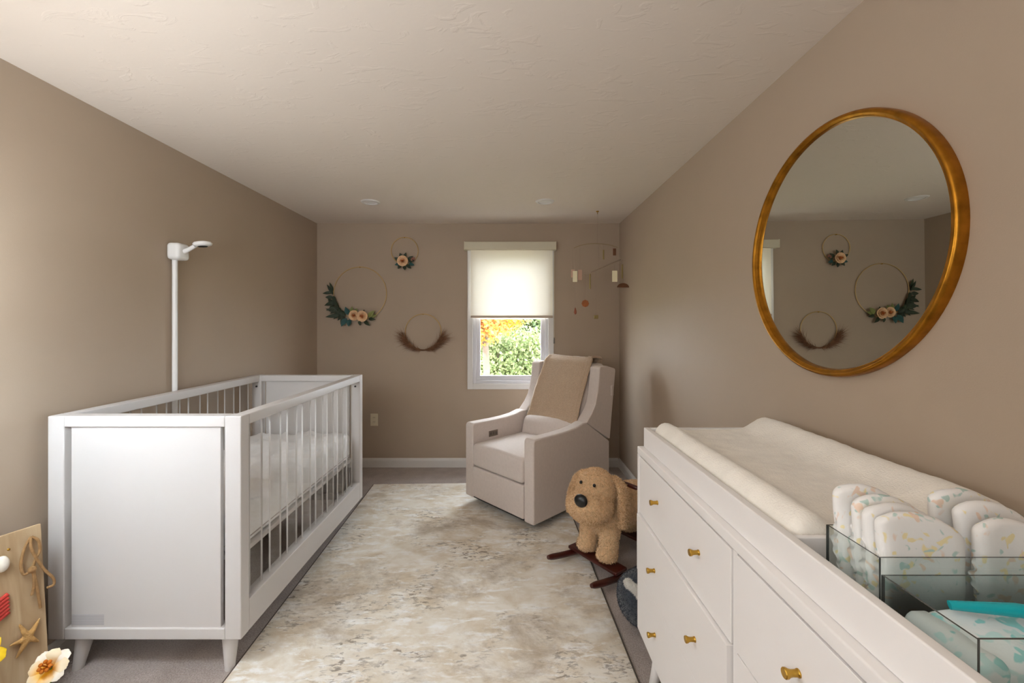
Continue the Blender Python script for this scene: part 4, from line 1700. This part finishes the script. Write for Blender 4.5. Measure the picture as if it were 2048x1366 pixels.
leg_x, leg_y = 0.150, 0.070
bp_ = [ellipsoid_data((-0.10, 0, 0.295), (0.24, 0.118, 0.118), 32, 18)]
bp_.append(ellipsoid_data((0.09, 0, 0.300), (0.13, 0.115, 0.125), 28, 16))
for sy in (-1, 1):
    bp_.append(tube_data([(leg_x - 0.03, sy * leg_y * 0.9, 0.30), (leg_x, sy * leg_y, 0.20), (leg_x + 0.005, sy * leg_y, 0.12), (leg_x + 0.01, sy * leg_y, 0.085)], [0.06, 0.052, 0.050, 0.050], 18))
    bp_.append(ellipsoid_data((leg_x + 0.018, sy * leg_y, 0.118), (0.062, 0.054, 0.040), 20, 12))
    bp_.append(tube_data([(-0.22, sy * leg_y * 0.9, 0.27), (-0.22, sy * leg_y, 0.17), (-0.215, sy * leg_y, 0.085)], [0.075, 0.056, 0.05], 18))
    bp_.append(ellipsoid_data((-0.195, sy * leg_y, 0.115), (0.062, 0.052, 0.036), 20, 12))
bp_.append(ellipsoid_data((0.11, 0.005, 0.37), (0.085, 0.085, 0.08), 20, 12))
body = voxel_blend('body', bp_, 0.009, 8, M_fur, dog)
body['label'] = 'tan plush body with four stubby legs'
hd_parts = [ellipsoid_data(hp(-0.010, 0, 0.034), (0.102, 0.108, 0.112), 28, 18, HM),
            ellipsoid_data(hp(0.050, 0, -0.042), (0.118, 0.122, 0.088), 28, 18, HM),
            ellipsoid_data(hp(0.098, 0, -0.026), (0.080, 0.096, 0.070), 24, 14, HM)]
head = voxel_blend('head', hd_parts, 0.008, 10, M_fur, dog)
head['label'] = 'large tan plush head with a heavy muzzle'
V, F = ellipsoid_data(hp(0.172, 0.006, 0.012), (0.020, 0.036, 0.032), 24, 14, HM)
from_data('nose', V, F, M_black, head)
for sy in (-1, 1):
    V, F = ellipsoid_data(hp(0.094, sy * 0.038, 0.080), (0.008, 0.008, 0.009), 14, 10, HM)
    from_data('eye', V, F, M_black, head)
    # drooping ear
    ps = [hp(-0.045, sy * 0.078, 0.110), hp(-0.052, sy * 0.122, 0.075), hp(-0.048, sy * 0.146, 0.01), hp(-0.040, sy * 0.154, -0.065), hp(-0.030, sy * 0.148, -0.125)]
    V, F = [], []
    nr = 16
    for i, p in enumerate(ps):
        wd = (0.026, 0.038, 0.046, 0.048, 0.030)[i]
        for k in range(nr):
            a = 2 * PI * k / nr
            V.append(tuple(p + HM @ Vector((wd * math.cos(a), 0.022 * math.sin(a) * sy, 0))))
    for i in range(len(ps) - 1):
        for k in range(nr):
            q = i * nr + k
            q2 = i * nr + (k + 1) % nr
            F.append((q, q2, q2 + nr, q + nr))
    F.append(tuple(range(nr)))
    F.append(tuple(range((len(ps) - 1) * nr, len(ps) * nr)))
    ear = voxel_blend('ear', [(V, F)], 0.006, 6, M_fur, head)
    fuzz('ear_fur', ear.data, 7000, 0.012, M_strand, head, 31 + sy, 0.0016, 0.3, 1.0)
fuzz('fur', body.data, 36000, 0.008, M_strand, body, 11, 0.0014, 0.3, 0.9)
fuzz('fur', head.data, 22000, 0.008, M_strand, head, 12, 0.0014, 0.2, 0.9)
tube('handle', [(0.02, -0.155, 0.455), (0.02, -0.145, 0.455), (0.02, 0.145, 0.455), (0.02, 0.155, 0.455)], [0.009, 0.012, 0.012, 0.009], M_wood_red, dog, 14)
# ------------------------------------------------------------------ grey plush toy by the dresser
gp = thing('grey_plush_toy', 'dark grey plush toy with a white patch lying beside the dresser', 'plush toy', (0.62, 1.86, 0.0), R(8))
bd = voxel_blend('body', [ellipsoid_data((-0.01, 0.0, 0.125), (0.135, 0.12, 0.122), 28, 18, Matrix.Rotation(R(14), 3, 'Y')),
                          ellipsoid_data((0.06, 0.0, 0.10), (0.16, 0.11, 0.098), 28, 18),
                          ellipsoid_data((-0.065, -0.01, 0.155), (0.085, 0.09, 0.088), 24, 16)], 0.009, 8, M_greyplush, gp)
bd['label'] = 'dark slate grey plush body'
fuzz('fur', bd.data, 16000, 0.007, M_gstrand, bd, 21, 0.0013, 0.2, 0.8)
wp = voxel_blend('patch', [ellipsoid_data((-0.118, -0.045, 0.222), (0.016, 0.020, 0.024), 18, 12, Matrix.Rotation(R(-40), 3, 'Y')),
                           ellipsoid_data((-0.102, -0.066, 0.214), (0.016, 0.016, 0.022), 18, 12, Matrix.Rotation(R(-40), 3, 'Y')),
                           ellipsoid_data((-0.092, -0.082, 0.200), (0.013, 0.012, 0.020), 18, 12)], 0.004, 4, M_whiteplush, gp)
fuzz('patch_fur', wp.data, 2500, 0.008, M_whiteplush, wp, 41, 0.0013, 0.3, 0.8)
wp['label'] = 'white fluffy patch'
V, F = ellipsoid_data((0.03, -0.115, 0.06), (0.045, 0.02, 0.06), 18, 12, Matrix.Rotation(R(25), 3, 'Y'))
from_data('flipper', V, F, M_greyplush, gp)

# ------------------------------------------------------------------ leaning wooden sign at the lower left
sg_top = Vector((-1.667, 1.5036, 0.62))
ax = Vector((-0.035, -0.092, 0)).normalized()          # along the sign towards the camera
nrm0 = Vector((-ax.y, ax.x, 0))
nrm0 = nrm0 if nrm0.x > 0 else -nrm0                   # faces the room
lean = 0.066
foot = sg_top + nrm0 * lean
foot.z = 0.0
upv = (sg_top - foot).normalized()
nrm = ax.cross(upv)
nrm = nrm if nrm.x > 0 else -nrm
MS = Matrix(((ax.x, nrm.x, upv.x), (ax.y, nrm.y, upv.y), (ax.z, nrm.z, upv.z)))   # local x towards the camera, y out, z up
sign = thing('wooden_sign', 'pale wooden beach board with twine bow and starfish leaning on the wall', 'sign', tuple(foot))
sign.rotation_euler = MS.to_euler()
SL = sg_top.z / upv.z
SW = 0.27
box('front_board', (0, -0.012, 0), (SW, 0, SL), M_pine, sign, 0.002)
box('rear_board', (0.006, -0.027, 0), (SW, -0.015, SL - 0.004), M_pine, sign, 0.002)


def sp(px, py):
    """layout on the face of the sign: returns local x, z for a spot given on the board's picture"""
    d = Vector(((px - 1019) / 845, 1.0, -(py - 648) / 845))
    o_ = Vector((0, 0, 1.33))
    t = (foot - o_).dot(nrm) / d.dot(nrm)
    q = o_ + d * t - foot
    return q.dot(ax), q.dot(upv)


def spt(px, py, out=0.005):
    x, z = sp(px, py)
    return (x, out, z)


def bez(pts, n=8):
    out = []
    P = [Vector(p) for p in pts]
    for i in range(len(P) - 1):
        p0 = P[max(i - 1, 0)]
        p1, p2 = P[i], P[i + 1]
        p3 = P[min(i + 2, len(P) - 1)]
        for k in range(n):
            t = k / n
            out.append(0.5 * ((2 * p1) + (-p0 + p2) * t + (2 * p0 - 5 * p1 + 4 * p2 - p3) * t * t + (-p0 + 3 * p1 - 3 * p2 + p3) * t ** 3))
    out.append(P[-1])
    return out


tw = 0.0042
loops = [
    [spt(60, 1073, .008), spt(46, 1095, .012), spt(38, 1128, .012), spt(44, 1148, .012), spt(58, 1140, .016)],
    [spt(60, 1073, .008), spt(72, 1080, .014), spt(75, 1100, .014), spt(66, 1118, .016), spt(60, 1138, .016)],
    [spt(58, 1076, .012), spt(58, 1100, .02), spt(80, 1135, .02), spt(100, 1155, .02), spt(101, 1168, .02), spt(88, 1174, .02)],
    [spt(60, 1130, .016), spt(64, 1165, .014), spt(60, 1190, .012)],
    [spt(62, 1135, .016), spt(70, 1175, .013), spt(78, 1215, .010)],
]
for lp in loops:
    tube('twine', bez(lp), tw, M_twine, sign, 8)
V, F = ellipsoid_data(spt(59, 1138, .018), (0.012, 0.008, 0.012), 14, 10)
from_data('knot', V, F, M_twine, sign)
# starfish
ctr = Vector(spt(53, 1274, 0.008))
parts = [ellipsoid_data(ctr, (0.014, 0.008, 0.014), 16, 10)]
for (px, py) in ((78, 1235), (16, 1292), (30, 1317), (76, 1283), (36, 1248)):
    e = Vector(spt(px, py, 0.006))
    parts.append(tube_data([ctr, ctr.lerp(e, 0.4) + Vector((0, 0.004, 0)), e], [0.010, 0.008, 0.003], 10))
star = voxel_blend('starfish', parts, 0.003, 3, M_star, sign)
star['label'] = 'tan dried starfish'
V, F = ellipsoid_data(spt(1, 1128, 0.010), (0.018, 0.012, 0.026), 16, 12)
o = from_data('shell', V, F, M_shell, sign)
o['label'] = 'white seashell'
# red ribbed patch
x1, zt_ = sp(14, 1184)
x0, zb_ = sp(-14, 1240)
for k in range(6):
    z = zt_ + (zb_ - zt_) * (k + 0.5) / 6
    V, F = tube_data([(x0, 0.006, z - 0.018), (x1, 0.006, z)], 0.0065, 8)
    o = from_data('red_rib', V, F, M_redknit, sign, angle=50)
V, F = lathe_data([(0, 0.003), (0.004, 0.002), (0.004, 0), (0, 0)], 10, 'y')
from_data('nail_head', [(v[0], -v[1], v[2]) for v in V], [tuple(reversed(f)) for f in F], M_brass, sign, loc=spt(17, 1099, 0.0))


# flowers in front of the board
def bloom(name, label, base, centre, face, size, m_out, m_in, petals, seed, cat='flower'):
    g_ = random.Random(seed)
    t = thing(name, label, cat, tuple(base))
    b_ = Vector(base)
    c = Vector(centre) - b_
    f = Vector(face).normalized()
    q = f.to_track_quat('Z', 'Y').to_matrix()
    tube('stem', bez([(0, 0, 0), c * 0.5 + Vector((0.01, 0, 0.01)), c - f * size * 0.25]), 0.004, M_stem, t, 8)
    for k in range(petals):
        ring = k % 2
        a = 2 * PI * k / petals + g_.uniform(-0.12, 0.12)
        V, F = [], []
        L_ = size * (1.0 if ring else 0.92)
        for i in range(8):
            s = i / 7
            half = size * 0.36 * math.sin(PI * (0.08 + 0.80 * s)) ** 0.8
            for j in range(7):
                u = (j - 3) / 3
                rad = L_ * (0.08 + 0.80 * s)
                h = L_ * (0.62 * s - 0.40 * s * s * s) - 0.25 * half * u * u * (1 - s) + 0.03 * size * math.sin(u * 7 + k) * s * s - (0.05 * size if ring else 0)
                V.append((rad * math.cos(a) - half * u * math.sin(a), rad * math.sin(a) + half * u * math.cos(a), h - size * 0.25))
        for i in range(7):
            for j in range(6):
                p = i * 7 + j
                F.append((p, p + 1, p + 8, p + 7))
        V = [tuple(c + q @ Vector(v)) for v in V]
        o = from_data('petal', V, F, m_out if not (ring and m_in) else m_in, t)
    parts = []
    for k in range(7):
        a = 2 * PI * k / 7
        e = Vector((0.22 * size * math.cos(a), 0.22 * size * math.sin(a), 0.35 * size))
        parts.append(tube_data([c + q @ Vector((0, 0, -0.2 * size)), c + q @ e], [0.0025, 0.0025], 6))
        parts.append(ellipsoid_data(c + q @ e, (0.006, 0.006, 0.006), 8, 6))
    V, F = merged(parts)
    o = from_data('stamens', V, F, mat('stamen_orange', lin((206, 116, 20)), 0.7), t)
    for k in range(2):
        M = Matrix.Translation(c * 0.55) @ Matrix.Rotation(2.6 + k * 2.2, 4, 'Z') @ Matrix.Rotation(-0.5, 4, 'Y')
        V, F = place(leaf_data(0.09, 0.026, 0.3), M)
        from_data('leaf', V, F, M_stem, t)
    return t


def petal_gradient(name, c_in, c_out, centre, size):
    """petal tissue that is yellow at its throat and pale towards the rim"""
    m = bpy.data.materials.new(name)
    m.use_nodes = True
    nt = m.node_tree
    b = nt.nodes['Principled BSDF']
    b.inputs['Roughness'].default_value = 0.6
    tc = nt.nodes.new('ShaderNodeTexCoord')
    vm = nt.nodes.new('ShaderNodeVectorMath')
    vm.operation = 'DISTANCE'
    vm.inputs[1].default_value = centre
    nt.links.new(tc.outputs['Object'], vm.inputs[0])
    rp = nt.nodes.new('ShaderNodeValToRGB')
    rp.color_ramp.elements[0].position = 0.25 * size
    rp.color_ramp.elements[0].color = c_in
    rp.color_ramp.elements[1].position = 0.62 * size
    rp.color_ramp.elements[1].color = c_out
    nt.links.new(vm.outputs['Value'], rp.inputs['Fac'])
    nt.links.new(rp.outputs['Color'], b.inputs['Base Color'])
    return m


fb = Vector((-1.50, 1.36, 0.0))
fc = Vector((-1.512, 1.385, 0.205))
M_cpet = petal_gradient('cream_petal', lin((240, 170, 20)), lin((240, 224, 190)), tuple(fc - fb + Vector((-0.01, 0, -0.02))), 0.075)
M_cpet2 = petal_gradient('cream_petal_outer', lin((238, 190, 90)), lin((244, 236, 220)), tuple(fc - fb + Vector((-0.01, 0, -0.02))), 0.075)
bloom('artificial_flower', 'cream flower with a yellow throat in front of the wooden board', fb, fc, (0.25, -0.70, 0.66), 0.062, M_cpet, M_cpet2, 8, 4)
bloom('artificial_flower', 'bright yellow flower at the left edge of the picture', (-1.575, 1.27, 0.0), (-1.60, 1.27, 0.315), (0.55, -0.7, 0.4), 0.070, M_yellow, None, 6, 9)

# ------------------------------------------------------------------ unseen floor lamp and uplight, added to brighten the room
lamp = thing('fill_floor_lamp', 'added unseen floor lamp with a glowing white drum shade by the left wall', 'floor lamp', (-1.50, 0.98, 0.0))
lathe('base', [(0, 0), (0.12, 0), (0.125, 0.008), (0.11, 0.02), (0.015, 0.028), (0, 0.028)], M_plastic, lamp, 32)
tube('pole', [(0, 0, 0.02), (0, 0, FILL_LAMP_H - 0.10)], 0.011, M_plastic, lamp, 14)
M_fill_glow = emit_material('fill_lamp_glow', (0.86, 0.94, 1.0, 1), FILL_LAMP_SHADE)
lathe('fill_lamp_shade', [(0.17, FILL_LAMP_H - 0.28), (0.15, FILL_LAMP_H), (0.148, FILL_LAMP_H), (0.168, FILL_LAMP_H - 0.28), (0.17, FILL_LAMP_H - 0.28)], M_fill_glow, lamp, 40)
lathe('diffuser', [(0, FILL_LAMP_H - 0.03), (0.149, FILL_LAMP_H - 0.03), (0.149, FILL_LAMP_H - 0.034), (0, FILL_LAMP_H - 0.034)], M_plastic, lamp, 40)
ld = bpy.data.lights.new('fill_lamp_bulb', 'AREA')
ld.shape = 'DISK'
ld.size = 0.26
ld.energy = FILL_LAMP_UP
ld.color = (0.91, 0.96, 1.0)
lo = bpy.data.objects.new('fill_lamp_bulb', ld)
link(lo, lamp)
lo.location = (0, 0, FILL_LAMP_H - 0.02)
lo.rotation_euler = (PI, 0, 0)

tor = thing('fill_uplight', 'added unseen white uplight standing beside the camera', 'floor lamp', (-1.0, -0.05, 0.0))  # unseen uplight, added to bounce light off the ceiling
lathe('base', [(0, 0), (0.13, 0), (0.135, 0.008), (0.12, 0.02), (0.015, 0.028), (0, 0.028)], M_plastic, tor, 32)
tube('pole', [(0, 0, 0.02), (0, 0, 1.40)], 0.011, M_plastic, tor, 14)
lathe('bowl', [(0.0, 1.38), (0.03, 1.385), (0.10, 1.42), (0.16, 1.47), (0.19, 1.53), (0.186, 1.53), (0.156, 1.475), (0.098, 1.43), (0.0, 1.405)], M_plastic, tor, 40)
td = bpy.data.lights.new('fill_uplight_bulb', 'AREA')
td.shape = 'DISK'
td.size = 0.30
td.energy = FILL_UPLIGHT
td.color = (0.91, 0.96, 1.0)
to_ = bpy.data.objects.new('fill_uplight_bulb', td)
link(to_, tor)
to_.location = (0, 0, 1.515)
to_.rotation_euler = (PI, 0, 0)

# ------------------------------------------------------------------ garden outside the window
gr = box('lawn', (-14, 4.6, -0.65), (14, 22, -0.55), mat('lawn_grass', lin((128, 128, 98)), 0.95, bump=0.6, bscale=20, vary=0.25, vscale=6, dist=0.03))
tag(gr, 'green lawn outside the window', 'lawn', kind='structure')


def tree(name, label, x, y, base, cz, rad, n, lsize, m, seed, cat='tree', group=None):
    t = thing(name, label, cat, (x, y, base), group=group)
    g_ = np.random.default_rng(seed)
    h = cz - base
    tube('trunk', [(0, 0, 0), (0.03, 0.02, h * 0.5), (-0.02, 0.0, h), (0.03, 0.0, h + rad[2] * 0.5)], [0.08, 0.06, 0.045, 0.02], M_bark, t, 10)
    d = g_.normal(0, 1, (n, 3))
    d /= np.linalg.norm(d, axis=1)[:, None]
    rr = g_.random(n) ** 0.45
    # clumps: pull leaves towards a set of cluster centres
    cc = g_.normal(0, 1, (60, 3))
    cc /= np.linalg.norm(cc, axis=1)[:, None]
    cc *= (g_.random(60) ** 0.5)[:, None]
    p = d * rr[:, None]
    near = cc[g_.integers(0, 60, n)] + g_.normal(0, 0.16, (n, 3))
    use = g_.random(n) < 0.8
    p[use] = near[use]
    p = p * np.array(rad) + np.array([0, 0, h])
    a = g_.normal(0, 1, (n, 3))
    a /= np.linalg.norm(a, axis=1)[:, None]
    b = np.cross(a, g_.normal(0, 1, (n, 3)))
    b /= np.linalg.norm(b, axis=1)[:, None]
    s = (lsize * (0.6 + 0.8 * g_.random(n)))[:, None]
    vv = np.empty((n, 4, 3))
    vv[:, 0] = p - a * s
    vv[:, 1] = p + b * s * 0.55
    vv[:, 2] = p + a * s
    vv[:, 3] = p - b * s * 0.55
    me = bpy.data.meshes.new('foliage')
    me.from_pydata(vv.reshape(-1, 3).tolist(), [], np.arange(n * 4).reshape(-1, 4).tolist())
    me.update()
    o = from_me('foliage', me, m, t, smooth=False)
    o['kind'] = 'stuff'
    return t


tree('maple_tree', 'yellow and orange autumn maple outside the window', -0.42, 7.2, -0.55, 1.62, (0.62, 0.5, 0.55), 9000, 0.036, M_leaf_gold, 1)
tree('garden_shrub', 'pale green leafy shrub filling the lower window view', -0.25, 8.4, -0.55, 0.25, (1.7, 0.6, 1.0), 24000, 0.038, M_leaf_green, 2, 'shrub')
tree('garden_tree', 'deeper green tree at the right of the window view', 1.1, 9.9, -0.55, 1.25, (1.1, 0.5, 1.3), 14000, 0.05, M_leaf_deep, 3)
tree('garden_tree', 'green tree behind the autumn maple', -1.5, 11.5, -0.55, 1.3, (2.0, 0.6, 1.7), 20000, 0.07, M_leaf_green, 4)
tree('garden_tree', 'tall green tree closing the far view outside', 0.5, 13.5, -0.55, 1.4, (2.8, 0.7, 2.2), 26000, 0.10, M_leaf_deep, 5)
